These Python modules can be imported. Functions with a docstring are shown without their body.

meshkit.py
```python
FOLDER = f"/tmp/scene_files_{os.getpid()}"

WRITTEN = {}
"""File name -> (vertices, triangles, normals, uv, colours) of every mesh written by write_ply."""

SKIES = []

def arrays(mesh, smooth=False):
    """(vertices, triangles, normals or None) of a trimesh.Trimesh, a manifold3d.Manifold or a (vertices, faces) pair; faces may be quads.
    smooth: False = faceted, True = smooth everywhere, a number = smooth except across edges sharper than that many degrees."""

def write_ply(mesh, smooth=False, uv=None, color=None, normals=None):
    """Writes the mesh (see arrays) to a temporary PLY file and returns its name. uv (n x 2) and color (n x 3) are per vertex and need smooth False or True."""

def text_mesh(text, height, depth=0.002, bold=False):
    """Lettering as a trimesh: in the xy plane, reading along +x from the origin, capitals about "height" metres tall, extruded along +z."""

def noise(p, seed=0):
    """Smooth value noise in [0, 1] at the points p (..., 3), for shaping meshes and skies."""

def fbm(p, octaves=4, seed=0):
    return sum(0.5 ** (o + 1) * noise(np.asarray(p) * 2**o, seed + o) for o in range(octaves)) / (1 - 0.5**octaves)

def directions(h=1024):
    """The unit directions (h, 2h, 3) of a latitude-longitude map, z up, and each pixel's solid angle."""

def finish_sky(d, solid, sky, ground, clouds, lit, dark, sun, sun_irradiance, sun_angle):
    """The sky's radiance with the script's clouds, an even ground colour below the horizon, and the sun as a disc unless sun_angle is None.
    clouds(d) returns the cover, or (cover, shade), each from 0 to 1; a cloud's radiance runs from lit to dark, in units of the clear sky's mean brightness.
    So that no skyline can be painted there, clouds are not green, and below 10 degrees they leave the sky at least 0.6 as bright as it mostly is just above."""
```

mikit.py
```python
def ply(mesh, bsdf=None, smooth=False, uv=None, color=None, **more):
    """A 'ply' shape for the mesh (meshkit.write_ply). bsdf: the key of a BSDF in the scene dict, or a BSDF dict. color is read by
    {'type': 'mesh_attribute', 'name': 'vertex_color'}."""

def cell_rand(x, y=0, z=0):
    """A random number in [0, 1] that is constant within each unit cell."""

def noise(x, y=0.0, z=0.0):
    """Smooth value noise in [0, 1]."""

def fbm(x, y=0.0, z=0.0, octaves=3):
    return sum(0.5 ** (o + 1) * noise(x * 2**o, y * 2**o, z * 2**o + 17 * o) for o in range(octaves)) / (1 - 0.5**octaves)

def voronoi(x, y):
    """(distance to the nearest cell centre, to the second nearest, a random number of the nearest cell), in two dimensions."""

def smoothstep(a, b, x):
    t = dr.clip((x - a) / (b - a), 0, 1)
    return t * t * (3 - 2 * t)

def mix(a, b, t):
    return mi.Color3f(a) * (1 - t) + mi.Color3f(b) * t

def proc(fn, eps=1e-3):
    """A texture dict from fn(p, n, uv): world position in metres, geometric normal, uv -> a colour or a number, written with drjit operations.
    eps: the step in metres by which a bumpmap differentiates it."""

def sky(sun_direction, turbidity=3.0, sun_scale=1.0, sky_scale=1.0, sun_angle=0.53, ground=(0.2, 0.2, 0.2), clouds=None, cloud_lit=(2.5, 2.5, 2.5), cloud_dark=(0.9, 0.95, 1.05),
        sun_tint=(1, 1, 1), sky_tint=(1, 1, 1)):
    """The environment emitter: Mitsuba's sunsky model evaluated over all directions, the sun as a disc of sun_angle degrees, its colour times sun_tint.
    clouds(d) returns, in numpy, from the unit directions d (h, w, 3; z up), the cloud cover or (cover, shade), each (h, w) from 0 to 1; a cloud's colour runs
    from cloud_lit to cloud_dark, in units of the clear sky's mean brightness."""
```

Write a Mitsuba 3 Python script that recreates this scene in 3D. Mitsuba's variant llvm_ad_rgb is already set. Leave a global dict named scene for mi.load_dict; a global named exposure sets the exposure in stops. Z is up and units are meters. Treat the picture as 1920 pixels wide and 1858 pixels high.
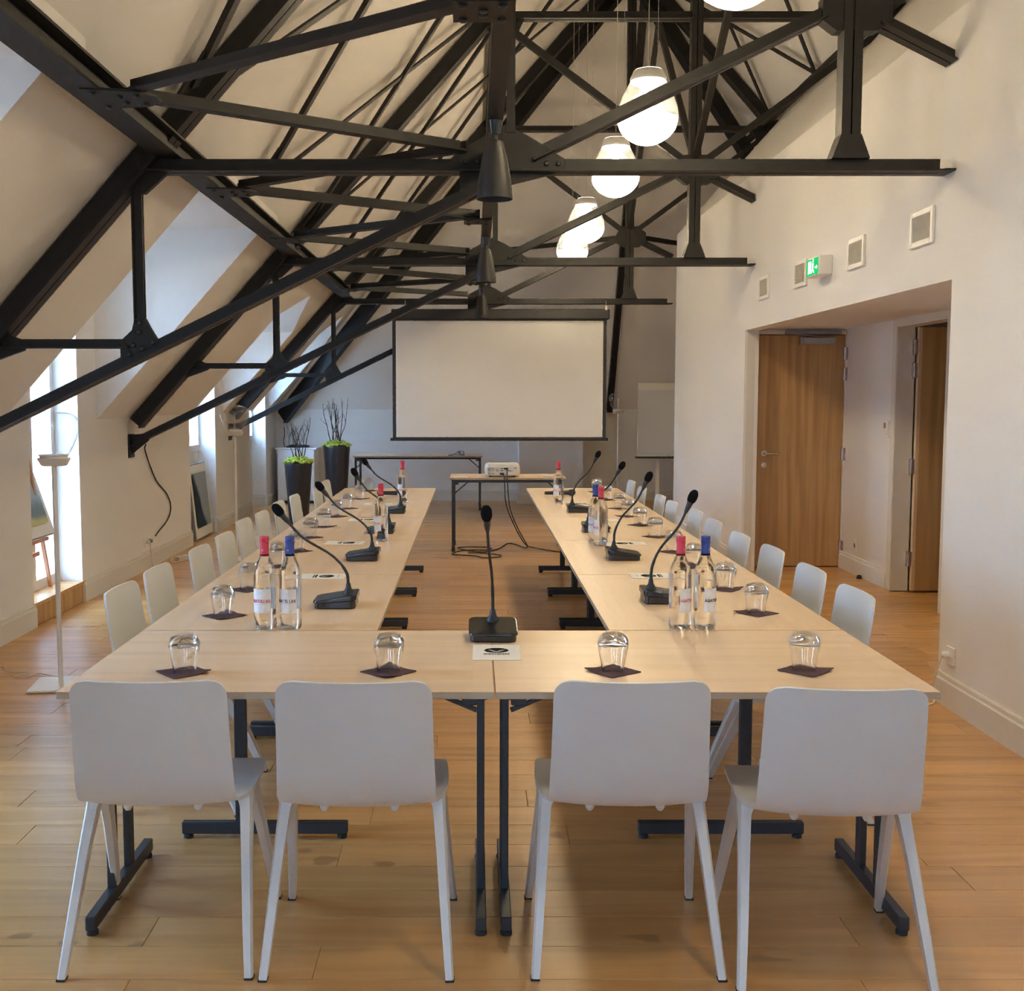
import math, random
import numpy as np, trimesh, mitsuba as mi, mikit, meshkit, drjit as dr
from shapely.geometry import Polygon, box as sbox
from shapely import affinity
from mikit import proc, noise, fbm, cell_rand, smoothstep, mix
T = mi.ScalarTransform4f
scene, labels = {}, {}
R = random.Random(7)
PI = math.pi

# ------------------------------------------------------------------ camera
F_PX, W_PX, H_PX = 2096.0, 1920.0, 1858.0
PITCH = math.atan(0.08377)
EYE = np.array([0.0, 0.0, 1.5296])
scene['camera'] = {'type': 'perspective', 'fov': math.degrees(2*math.atan(W_PX/2/F_PX)), 'fov_axis': 'x', 'near_clip': 0.05, 'far_clip': 300.0,
    'principal_point_offset_x': 1*(W_PX/2-887.5)/W_PX, 'principal_point_offset_y': 1*(H_PX/2-921.0)/H_PX,
    'to_world': T().look_at(origin=EYE.tolist(), target=[0, math.cos(PITCH), EYE[2]-math.sin(PITCH)], up=[0, 0, 1])}

# ------------------------------------------------------------------ daylight and exposure
exposure = 0.14
SKY = 74.0
def cloud_cover(d):
    n = meshkit.fbm(d*np.array([3.0, 3.0, 5.0]) + 4.0, 4, 3)
    return np.clip((n-0.30)*2.6, 0, 1), np.clip((n-0.62)*2.0, 0, 0.6)
scene['sky'] = mikit.sky((0.80, -0.35, 0.62), turbidity=3.0, sun_scale=1.0, sky_scale=SKY, ground=(0.28, 0.27, 0.25), clouds=cloud_cover,
    cloud_lit=(1.45, 2.32, 3.45), cloud_dark=(.80, 1.34, 2.05), sky_tint=(.80, 1.03, 1.32))
LAMP = 60.0          # radiance of the pendants' frosted glass, warm white

# ------------------------------------------------------------------ helpers
def nkey(base):
    if base not in scene and base not in labels and base not in USED:
        USED.add(base); return base
    k = 1
    while f'{base}_{k:03d}' in USED: k += 1
    USED.add(f'{base}_{k:03d}'); return f'{base}_{k:03d}'
USED = set()
def thing(name, label, cat, group=None):
    k = nkey(name); labels[k] = {'label': label, 'category': cat}
    if group: labels[k]['group'] = group
    return k
def put(parent, name, shape, label=None, kind=None, at=None):
    k = nkey(parent + '__' + name if parent else name)
    scene[k] = {**shape, 'to_world': at} if at is not None else dict(shape)
    if label or kind:
        labels[k] = {}
        if label: labels[k]['label'] = label
        if kind: labels[k]['kind'] = kind
    return k
def single(name, shape, label, cat, group=None, at=None):
    k = thing(name, label, cat, group)
    scene[k] = {**shape, 'to_world': at} if at is not None else dict(shape)
    return k
def struct(name, shape=None, label=None):
    USED.add(name); labels[name] = {'kind': 'structure'}
    if label: labels[name]['label'] = label
    if shape is not None: scene[name] = dict(shape)
    return name
P = mikit.ply
cat = trimesh.util.concatenate
def place(x, y, z=0.0, rz=0.0, s=None):
    t = T().translate([x, y, z]).rotate([0, 0, 1], rz)
    return t if s is None else t.scale(s)

def box(x0, x1, y0, y1, z0, z1):
    m = trimesh.creation.box((abs(x1-x0), abs(y1-y0), abs(z1-z0))); m.apply_translation(((x0+x1)/2, (y0+y1)/2, (z0+z1)/2)); return m
def cbox(x0, x1, y0, y1, z0, z1, c=0.002):
    x0, x1 = min(x0, x1), max(x0, x1); y0, y1 = min(y0, y1), max(y0, y1); z0, z1 = min(z0, z1), max(z0, z1)
    c = min(c, (x1-x0)*.45, (y1-y0)*.45, (z1-z0)*.45)
    pts = []
    for sx in (0, 1):
        for sy in (0, 1):
            for sz in (0, 1):
                x, y, z = (x0, x1)[sx], (y0, y1)[sy], (z0, z1)[sz]
                dx, dy, dz = c*(1-2*sx), c*(1-2*sy), c*(1-2*sz)
                pts += [(x, y+dy, z+dz), (x+dx, y, z+dz), (x+dx, y+dy, z)]
    return trimesh.convex.convex_hull(np.array(pts))
def hull(pts): return trimesh.convex.convex_hull(np.array(pts, float))
def loft(rings, caps=(True, True), close=False):
    n = len(rings[0]); v = [np.asarray(r, float) for r in rings]; V = np.vstack(v); f = []
    m = len(rings)
    for i in range(m if close else m-1):
        a, b = i*n, ((i+1) % m)*n
        for j in range(n):
            k = (j+1) % n
            f += [(a+j, a+k, b+k), (a+j, b+k, b+j)]
    extra = []
    if not close:
        if caps[0]:
            c = len(V)+len(extra); extra.append(v[0].mean(0)); f += [(c, (j+1) % n, j) for j in range(n)]
        if caps[1]:
            c = len(V)+len(extra); extra.append(v[-1].mean(0)); o = (m-1)*n; f += [(c, o+j, o+(j+1) % n) for j in range(n)]
    if extra: V = np.vstack([V, np.array(extra)])
    return trimesh.Trimesh(V, np.array(f), process=False)
def lathe(prof, n=32, close=False, lobes=None):
    a = np.arange(n)*2*PI/n
    rings = []
    for r, z in prof:
        rr = np.full(n, max(r, 1e-5)) if lobes is None else lobes(a, r, z)
        rings.append(np.stack([rr*np.cos(a), rr*np.sin(a), np.full(n, z)], 1))
    return loft(rings, (prof[0][0] > 1e-4, prof[-1][0] > 1e-4), close)
def spline(pts, k=8):
    p = np.asarray(pts, float); p = np.vstack([2*p[0]-p[1], p, 2*p[-1]-p[-2]]); out = []
    for i in range(1, len(p)-2):
        for t in np.arange(k)/k:
            out.append(.5*((2*p[i])+(-p[i-1]+p[i+1])*t+(2*p[i-1]-5*p[i]+4*p[i+1]-p[i+2])*t*t+(-p[i-1]+3*p[i]-3*p[i+1]+p[i+2])*t**3))
    return np.array(out+[p[-2]])
def tube(pts, r, n=8):
    p = np.asarray(pts, float); r = np.broadcast_to(r, (len(p),)); t = np.gradient(p, axis=0); t /= np.linalg.norm(t, axis=1, keepdims=True)+1e-12
    u = np.cross(t[0], [0, 0, 1.0]); u = np.cross(t[0], [1.0, 0, 0]) if np.linalg.norm(u) < .2 else u
    rings, a = [], np.arange(n)*2*PI/n
    for i in range(len(p)):
        u = u-t[i]*(u@t[i]); u /= np.linalg.norm(u)+1e-12; w = np.cross(t[i], u)
        rings.append(p[i]+r[i]*(np.cos(a)[:, None]*u+np.sin(a)[:, None]*w))
    return loft(rings)
def bar(p0, p1, w, h, up=(0, 0, 1), shift=(0, 0)):
    """A straight bar, w across and h along `up`, shifted across and up."""
    p0, p1 = np.asarray(p0, float), np.asarray(p1, float); d = p1-p0; d /= np.linalg.norm(d)
    up = np.asarray(up, float); up = up-d*(up@d); up /= np.linalg.norm(up); s = np.cross(d, up)
    o = s*shift[0]+up*shift[1]; q = []
    for p in (p0, p1):
        for a, b in ((-1, -1), (1, -1), (1, 1), (-1, 1)): q.append(p+o+s*a*w/2+up*b*h/2)
    q = np.array(q); f = np.array([[0, 1, 2], [0, 2, 3], [4, 6, 5], [4, 7, 6], [0, 4, 5], [0, 5, 1], [1, 5, 6], [1, 6, 2], [2, 6, 7], [2, 7, 3], [3, 7, 4], [3, 4, 0]])[:, ::-1]
    return trimesh.Trimesh(q, f, process=False)
def plate_xz(poly, y0, y1):
    m = trimesh.creation.extrude_polygon(Polygon(poly).buffer(0), abs(y1-y0), engine='earcut')
    v = m.vertices.copy(); m.vertices = np.stack([v[:, 0], max(y0, y1)-v[:, 2], v[:, 1]], 1); m.fix_normals(); return m
def plate_xy(poly, z0, z1):
    m = trimesh.creation.extrude_polygon(poly if isinstance(poly, Polygon) else Polygon(poly), z1-z0, engine='earcut'); m.apply_translation((0, 0, z0)); return m
def slab(poly, origin, ex, ey, ez, thick):
    """poly in the plane (ex, ey) through origin, thickened along ez."""
    m = trimesh.creation.extrude_polygon(poly, thick, engine='earcut'); v = m.vertices
    m.vertices = np.asarray(origin)+v[:, :1]*np.asarray(ex)+v[:, 1:2]*np.asarray(ey)+v[:, 2:]*np.asarray(ez); m.fix_normals(); return m
def rrect(w, d, r, n=5):
    p = []
    for cx, cy, a0 in ((w/2-r, d/2-r, 0), (-w/2+r, d/2-r, 90), (-w/2+r, -d/2+r, 180), (w/2-r, -d/2+r, 270)):
        for k in range(n):
            a = math.radians(a0+90*k/(n-1)); p.append((cx+r*math.cos(a), cy+r*math.sin(a)))
    return np.array(p)
def ring(xy, z): return np.column_stack([xy, np.full(len(xy), z) if np.isscalar(z) else z])
def dome(r, h, n=14, m=4):
    return lathe([(r*math.cos(k/m*PI/2), h*math.sin(k/m*PI/2)) for k in range(m)]+[(0, h)], n)

# ------------------------------------------------------------------ materials
def mat(name, d): scene[name] = d; return name
def prin(c, rough=.5, **k):
    c = c if isinstance(c, dict) else {'type': 'rgb', 'value': list(c)}
    return {'type': 'principled', 'base_color': c, 'roughness': rough, **k}
def two(b): return {'type': 'twosided', 'bsdf': b}
def diff(c): return two({'type': 'diffuse', 'reflectance': {'type': 'rgb', 'value': list(c)}})

def plaster(p, n, uv):
    m = fbm(p.x*1.3+3, p.y*1.3, p.z*1.3, 2)
    g = noise(p.x*40, p.y*40, p.z*40)
    return mi.Color3f(.80, .775, .735)*(0.985+0.02*m+0.01*g)
mat('m_wall', two({'type': 'diffuse', 'reflectance': proc(plaster)}))
mat('m_trim', diff((.70, .66, .585)))
mat('m_frame_white', diff((.80, .79, .77)))

PW, PY0 = 0.1785, 2.8315-0.1785*60
def plank_ids(x, y):
    row = dr.floor((y-PY0)/PW); off = cell_rand(row, 11)*1.9
    ln = 1.55+0.5*cell_rand(row, 5)
    col = dr.floor((x+20+off)/ln)
    return row, col
def oak(p, n, uv):
    row, col = plank_ids(p.x, p.y)
    t = cell_rand(row, col, 3); t2 = cell_rand(row, col, 7)
    sx = p.x*1.1+t*37; sy = p.y*16+t2*19
    warp = fbm(sx*1.6, sy*.20, 2.0, 2)
    g = fbm(sx*1.2+warp, sy*1.6+warp*2.2, t*9, 3)
    fine = noise(p.x*9, p.y*260, t*5)
    knot = smoothstep(.83, .93, noise(p.x*2.3+t*50, p.y*7+t2*31))*smoothstep(.55, .75, noise(p.x*14, p.y*30))
    c = mix((.430, .215, .066), (.530, .285, .098), smoothstep(.2, .8, g))
    c = c*(0.88+0.22*t)*(0.975+0.04*fine)
    c = mix(c, mi.Color3f(.47, .255, .092), .25*t2)
    return mix(c, mi.Color3f(.20, .10, .04), .55*knot)
mat('m_oak', two(prin(proc(oak), .33, specular=.5)))
def beech(ax):
    def fn(p, n, uv):
        a, b = (p.x, p.y) if ax == 'x' else (p.y, p.x)
        tb = dr.floor(a*.83+7)
        w = fbm(a*.9, b*5, 1.0, 2)
        g = fbm(a*1.1+w*.7+tb*3, b*22+w*2, p.z*.2, 3)
        f = noise(a*14, b*420, 3.0)
        c = mix((.655, .475, .295), (.715, .530, .345), smoothstep(.15, .85, g))
        return c*(0.965+0.05*f)
    return fn
mat('m_beech_x', two(prin(proc(beech('x')), .36, specular=.5)))
mat('m_beech_y', two(prin(proc(beech('y')), .36, specular=.5)))
mat('m_edge', two(prin((.42, .32, .22), .45)))
def doorwood(p, n, uv):
    u = p.x+p.y*.9
    w = fbm(u*4, p.z*.5, 1.5, 2)
    g = fbm(u*26+w*3, p.z*1.1+w, 5.0, 3)
    f = noise(u*300, p.z*7, 2.0)
    return mix((.36, .185, .060), (.49, .275, .100), smoothstep(.2, .8, g))*(0.95+0.07*f)
mat('m_door', two(prin(proc(doorwood), .42, specular=.4)))
mat('m_step', two(prin(proc(doorwood), .5)))
mat('m_steel', two(prin((.0075, .0072, .0072), .5, specular=.35)))
mat('m_bolt', two(prin((.009, .009, .009), .45, specular=.5)))
mat('m_leg', two(prin((.018, .021, .024), .42, specular=.5)))
mat('m_rubber', two(prin((.010, .010, .011), .7)))
mat('m_chair', two(prin((.66, .68, .68), .46, specular=.4)))
mat('m_black', two(prin((.010, .010, .011), .5)))
mat('m_gloss', two(prin((.008, .009, .010), .14, specular=.6)))
mat('m_foam', two({'type': 'diffuse', 'reflectance': {'type': 'rgb', 'value': [.008, .008, .009]}}))
mat('m_panel', two(prin((.30, .31, .31), .28, metallic=.6)))
mat('m_glass', {'type': 'dielectric', 'int_ior': 1.5, 'ext_ior': 1.0})
mat('m_bottle', {'type': 'dielectric', 'int_ior': 1.34, 'ext_ior': 1.0})
mat('m_lampglass', {'type': 'blendbsdf', 'weight': .06, 'a': {'type': 'thindielectric', 'int_ior': 1.52}, 'b': {'type': 'twosided', 'bsdf': {'type': 'diffuse', 'reflectance': {'type': 'rgb', 'value': [.6, .6, .58]}}}})
mat('m_globe', {'type': 'thindielectric', 'int_ior': 1.52, 'ext_ior': 1.0})
mat('m_red', two(prin((.56, .035, .065), .32, specular=.5)))
mat('m_blue', two(prin((.022, .045, .24), .32, specular=.5)))
mat('m_label', diff((.84, .84, .85)))
mat('m_print_red', diff((.50, .05, .09)))
mat('m_print_navy', diff((.03, .035, .07)))
mat('m_print_grey', diff((.42, .43, .46)))
mat('m_print_black', diff((.022, .022, .022)))
def napkin_c(p, n, uv):
    g = noise(p.x*900, p.y*900, 1.0)
    return mi.Color3f(.105, .068, .074)*(.85+.3*g)
mat('m_napkin', two({'type': 'diffuse', 'reflectance': proc(napkin_c)}))
mat('m_paper', diff((.84, .80, .71)))
mat('m_screen', diff((.80, .78, .73)))
mat('m_white_plastic', two(prin((.78, .77, .74), .35)))
mat('m_white_metal', two(prin((.76, .74, .70), .4)))
mat('m_grey_plastic', two(prin((.20, .20, .21), .45)))
mat('m_pale_grille', diff((.52, .49, .42)))
mat('m_nickel', {'type': 'twosided', 'bsdf': {'type': 'roughconductor', 'material': 'Cr', 'alpha': .25}})
mat('m_closer', two(prin((.36, .35, .33), .4, metallic=.5)))
mat('m_planter', two(prin((.014, .015, .018), .36, specular=.5)))
mat('m_twig', two(prin((.018, .014, .012), .7)))
def leafcol(p, n, uv):
    g = noise(p.x*55, p.y*55, p.z*55)
    return mix((.22, .34, .035), (.52, .62, .14), g)
mat('m_leaf', two({'type': 'diffuse', 'reflectance': proc(leafcol)}))
mat('m_cable_black', two(prin((.012, .011, .011), .5)))
mat('m_cable_pale', two(prin((.60, .55, .46), .5)))
mat('m_easel', two(prin((.46, .19, .085), .5)))
mat('m_mauve', two(prin((.26, .20, .22), .5)))
mat('m_green_sign', {'type': 'diffuse', 'reflectance': {'type': 'rgb', 'value': [.02, .30, .11]}})
mat('m_flip', diff((.62, .64, .67)))
mat('m_mesh_dark', diff((.05, .05, .055)))
# ------------------------------------------------------------------ the room
SL, XL, ZK, XR, XRIDGE = 1.117, -2.93, 1.36, 2.36, 1.85
ZR = ZK+SL*(XRIDGE-XL); NS = math.hypot(1, SL); YB, YF, YH = 16.6, -3.0, 13.45
WALL = 'm_wall'
def roof_z(x): return ZK+SL*(x-XL) if x < XRIDGE else ZK+SL*(2*XRIDGE-XL-x)

# floor: a slab, and every oak board that can be told apart
struct('floor', P(box(XL-1.0, 6.8, YF, YB+.2, -.25, -.0075), 'm_oak'))
def cell_py(x, y=0, z=0):
    M = 0xFFFFFFFF
    x, y, z = (int(math.floor(v))+1000000 for v in (x, y, z))
    h = (x*374761393+y*668265263+z*2147483647) & M
    h = ((h ^ (h >> 13))*1274126177) & M
    return float(np.float32((h ^ (h >> 16)) & 0xFFFFFF)/np.float32(16777215.0))
BOARDS_TO = 9.07
row = int(math.floor((2.3-PY0)/PW))
while PY0+row*PW < BOARDS_TO:
    y0 = PY0+row*PW; off = cell_py(row, 11)*1.9; ln = 1.55+.5*cell_py(row, 5)
    lim_l, lim_r = (XL, 3.3 if y0 > 5.5 else XR)
    lim_l = max(lim_l, -(y0+.6)*0.46-.1); lim_r = min(lim_r, (y0+.6)*.50+.1)
    col = int(math.floor((lim_l+20+off)/ln))
    while col*ln-20-off < lim_r:
        a, b = max(col*ln-20-off, lim_l), min((col+1)*ln-20-off, lim_r)
        if b-a > .02:
            put('floor', 'board', P(cbox(a+.0006, b-.0006, y0+.0006, y0+PW-.0006, -.014, 0, .0012), 'm_oak'))
        col += 1
    row += 1
put('floor', 'far_boards', P(box(XL-.9, 6.8, PY0+row*PW, YB+.2, -.012, 0), 'm_oak'))
put('floor', 'near_boards', P(box(XL-.5, 6.8, YF, PY0+int(math.floor((2.3-PY0)/PW))*PW, -.012, 0), 'm_oak'))

# windows in the left wall: (opening y0, y1, sill, head), the bay in the roof (y0, y1), gable or flat
WINS = [(-1.10, -.15, .16, 2.80, -1.55, .30, 'flat'), (3.05, 3.98, .16, 2.80, 2.60, 4.42, 'flat'), (7.37, 8.30, .16, 2.80, 6.90, 8.72, 'flat'),
        (11.54, 12.70, .0, 2.28, 11.62, 13.10, 'gable'), (14.66, 15.78, .0, 2.28, 14.88, 15.98, 'gable')]
XO = XL-.34     # outer face of the facade
facade = sbox(YF, 0, YB+.15, ZK)
for w in WINS:
    top = 2.95 if w[6] == 'flat' else 2.75
    facade = facade.union(sbox(w[4]-.05, ZK-.05, w[5]+.05, top))
for w in WINS:
    facade = facade.difference(sbox(w[0], w[2] if w[2] > .2 else 0.0, w[1], w[3]))
def yz_slab(poly, x0, x1):
    m = trimesh.creation.extrude_polygon(poly, x1-x0, engine='earcut'); v = m.vertices
    m.vertices = np.stack([x0+v[:, 2], v[:, 0], v[:, 1]], 1); m.fix_normals(); return m
struct('wall_left', P(cat([yz_slab(g, XO, XL) for g in getattr(facade, 'geoms', [facade])]), WALL))
# roof slope with the bays cut out: plane coordinates (y, s)
def s_of(x): return (x-XL)*NS
slope = Polygon([(YF, 0), (YB, 0), (YH, s_of(XRIDGE)), (YF, s_of(XRIDGE))])
for w in WINS:
    yc = (w[4]+w[5])/2
    if w[6] == 'flat': cut = sbox(w[4], -.01, w[5], s_of(-1.615))
    else: cut = Polygon([(w[4], -.01), (w[5], -.01), (w[5], s_of(-2.10)), (yc, s_of(-1.785)), (w[4], s_of(-2.03))])
    slope = slope.difference(cut)
struct('ceiling', P(cat([slab(g, (XL, 0, ZK), (0, 1, 0), (1/NS, 0, SL/NS), (-SL/NS, 0, 1/NS), .06) for g in getattr(slope, 'geoms', [slope])]), WALL))
# hip slope over the back wall and the far slope behind the ridge
def tri3(pts, thick, n):
    v = np.array(pts, float); n = np.array(n, float)/np.linalg.norm(n); k = len(v)
    f = [(0, i, i+1) for i in range(1, k-1)]+[(k, k+i+1, k+i) for i in range(1, k-1)]
    for i in range(k): j = (i+1) % k; f += [(i, k+i, k+j), (i, k+j, j)]
    m = trimesh.Trimesh(np.vstack([v, v+n*thick]), f, process=False); m.fix_normals(); return m
XE = 2*XRIDGE-XL
struct('ceiling_back', P(tri3([(XL, YB, ZK), (XE, YB, ZK), (XRIDGE, YH, ZR)], .08, (0, ZR-ZK, YB-YH)), WALL))
struct('ceiling_right', P(tri3([(XE, YF, ZK), (XE, YB, ZK), (XRIDGE, YH, ZR), (XRIDGE, YF, ZR)], .08, (SL, 0, 1)), WALL))
# bays: cheeks, lintels and little ceilings
def bay(i, w):
    y0, y1, yc = w[4], w[5], (w[4]+w[5])/2; q = []
    xo = XO
    if w[6] == 'flat':
        zt, xt = ZK+SL*(1.315), -1.615
        for y, s in ((y0, -1), (y1, 1)):
            a, b = sorted((y, y+s*.08)); q.append(plate_xz([(XL-.02, ZK-.02), (xt, zt), (xt, zt+.1), (XL-.02, zt+.1)], a, b))
        q.append(box(xo, xt+.10, y0-.08, y1+.08, zt, zt+.1))
    else:
        zl, zr, zc = ZK+SL*.90, ZK+SL*.83, ZK+SL*1.145
        for y, z, s in ((y0, zl, -1), (y1, zr, 1)):
            xz = XL+(z-ZK)/SL
            a, b = sorted((y, y+s*.08)); q.append(plate_xz([(XL-.02, ZK-.02), (xz, z), (XL-.02, z)], a, b))
        for (ya, za), (yb, zb) in (((y0, zl), (yc, zc)), ((yc, zc), (y1, zr))):
            xa, xb = XL+(za-ZK)/SL, XL+(zb-ZK)/SL
            q.append(tri3([(xo, ya, za), (xa, ya, za), (xb, yb, zb), (xo, yb, zb)], .06, (0, 0, 1)))
        q.append(box(xo, XL, y0-.05, y1+.05, zc+.05, zc+.12))
    put('wall_left', 'dormer', P(cat(q), WALL))
for i, w in enumerate(WINS): bay(i, w)
# window frames and panes
for i, w in enumerate(WINS):
    k = struct(f'window_{i+1}'); y0, y1, z0, z1 = w[:4]; x = XO+.10; zs = z0 if z0 > .1 else .93
    if z0 < .1: put('wall_left', 'window_parapet', P(box(XO, XL-.20, y0, y1, 0, .93), WALL))
    fr = [box(x, x+.06, y0, y0+.06, zs, z1), box(x, x+.06, y1-.06, y1, zs, z1), box(x, x+.06, y0+.06, y1-.06, z1-.06, z1), box(x, x+.06, y0+.06, y1-.06, zs, zs+.07), box(x, x+.06, (y0+y1)/2-.04, (y0+y1)/2+.04, zs+.07, z1-.06)]
    put(k, 'frame', P(cat(fr), 'm_frame_white'))
    for a, b in ((y0+.06, (y0+y1)/2-.04), ((y0+y1)/2+.04, y1-.06)):
        put(k, 'pane', P(trimesh.Trimesh([(x+.03, a, zs+.07), (x+.03, b, zs+.07), (x+.03, b, z1-.06), (x+.03, a, z1-.06)], [(0, 1, 2), (0, 2, 3)]), 'm_globe'))
# wooden steps in the recesses with a raised floor
for i, w in enumerate(WINS[:3]):
    k = f'trim_{i+1}'; struct(k, P(cbox(XO, XL+.012, w[0]-.03, w[1]+.03, .135, .16, .002), 'm_oak'), 'oak step board in the window recess')
    put(k, 'riser', P(cbox(XL-.03, XL, w[0]-.02, w[1]+.02, 0, .135, .002), 'm_step'), 'brown wooden riser')
    put(k, 'fill', P(box(XO, XL-.03, w[0], w[1], 0, .135), 'm_step'))

# right wall with its wide opening, the soffit above it, the passage behind
OY0, OY1, OZ = 5.58, 9.78, 2.11; YC = 13.15; ZS, XS, ZST = 3.41, 3.59, 4.79
rw = sbox(YF, 0, YC, ZS).difference(sbox(OY0, -.1, OY1, OZ))
struct('wall_right', P(yz_slab(rw, XR, XR+.12), WALL))
struct('ceiling_soffit', P(tri3([(XR, YF, ZS), (XR, YC, ZS), (XS, YC, ZST), (XS, YF, ZST)], .08, (SL, 0, -1)), WALL))
struct('wall_end', P(plate_xz([(XR+.001, 0), (XE, 0), (XE, ZK), (XS, ZST), (XR+.001, ZS)], YC-.10, YC-.001), WALL))
struct('wall_far_right', P(box(XE, XE+.1, YF, YB, 0, ZK+.05), WALL))
FW = [(-1.9, -1.1), (.4, 1.2)]
gable = Polygon([(XL-.4, 0), (XE+.1, 0), (XE+.1, ZK), (XRIDGE, ZR+.1), (XL-.4, ZK-.45)])
for a, b in FW: gable = gable.difference(sbox(a, .95, b, 2.35))
m = trimesh.creation.extrude_polygon(gable, .25, engine='earcut'); v = m.vertices; m.vertices = np.stack([v[:, 0], YF-v[:, 2], v[:, 1]], 1); m.fix_normals()
struct('wall_front', P(m, WALL))
for i, (a, b) in enumerate(FW):
    k = struct(f'window_{len(WINS)+1+i}'); y = YF-.15; c = (a+b)/2
    put(k, 'frame', P(cat([box(a, a+.06, y-.03, y+.03, .95, 2.35), box(b-.06, b, y-.03, y+.03, .95, 2.35), box(a, b, y-.03, y+.03, 2.29, 2.35), box(a, b, y-.03, y+.03, .95, 1.02), box(c-.04, c+.04, y-.03, y+.03, 1.02, 2.29)]), 'm_frame_white'))
    for p, q in ((a+.06, c-.04), (c+.04, b-.06)): put(k, 'pane', P(trimesh.Trimesh([(p, y, 1.02), (q, y, 1.02), (q, y, 2.29), (p, y, 2.29)], [(0, 1, 2), (0, 2, 3)]), 'm_globe'))
# passage: walls at x=3.3 and y=10.04, its ceiling, the doorway further right
AX, AY, DY0, DY1, DZ = 3.32, 10.02, 7.86, 8.80, 2.09
pw = sbox(OY0-.2, 0, AY+.1, 2.6).difference(sbox(DY0, -.1, DY1, DZ))
struct('wall_passage', P(cat([yz_slab(pw, AX, AX+.12), box(XR+.12, 2.50, AY+.02, AY+.12, 0, 2.6), box(2.50, AX, AY+.02, AY+.12, 2.115, 2.6), box(2.50, 2.54, AY+.02, AY+.1, 0, 2.115),
    box(XR+.12, AX, OY0-.25, OY0-.15, 0, 2.6), box(AX+.12, 5.2, DY0-.9, DY0-.8, 0, 2.6), box(AX+.12, 5.2, DY1+.28, DY1+.38, 0, 2.6), box(5.2, 5.3, DY0-.9, DY1+.4, 0, 2.6)]), WALL))
struct('ceiling_passage', P(box(XR+.12, 5.3, OY0-.25, AY+.12, 2.14, 2.24), WALL))
# back wall, the pier in it
struct('wall_back', P(box(XL-.4, XE+.1, YB, YB+.12, 0, ZK+.02), WALL))
put('wall_back', 'pier', P(box(.66, 1.585, 16.1, YB, 0, 1.62), WALL))

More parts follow.
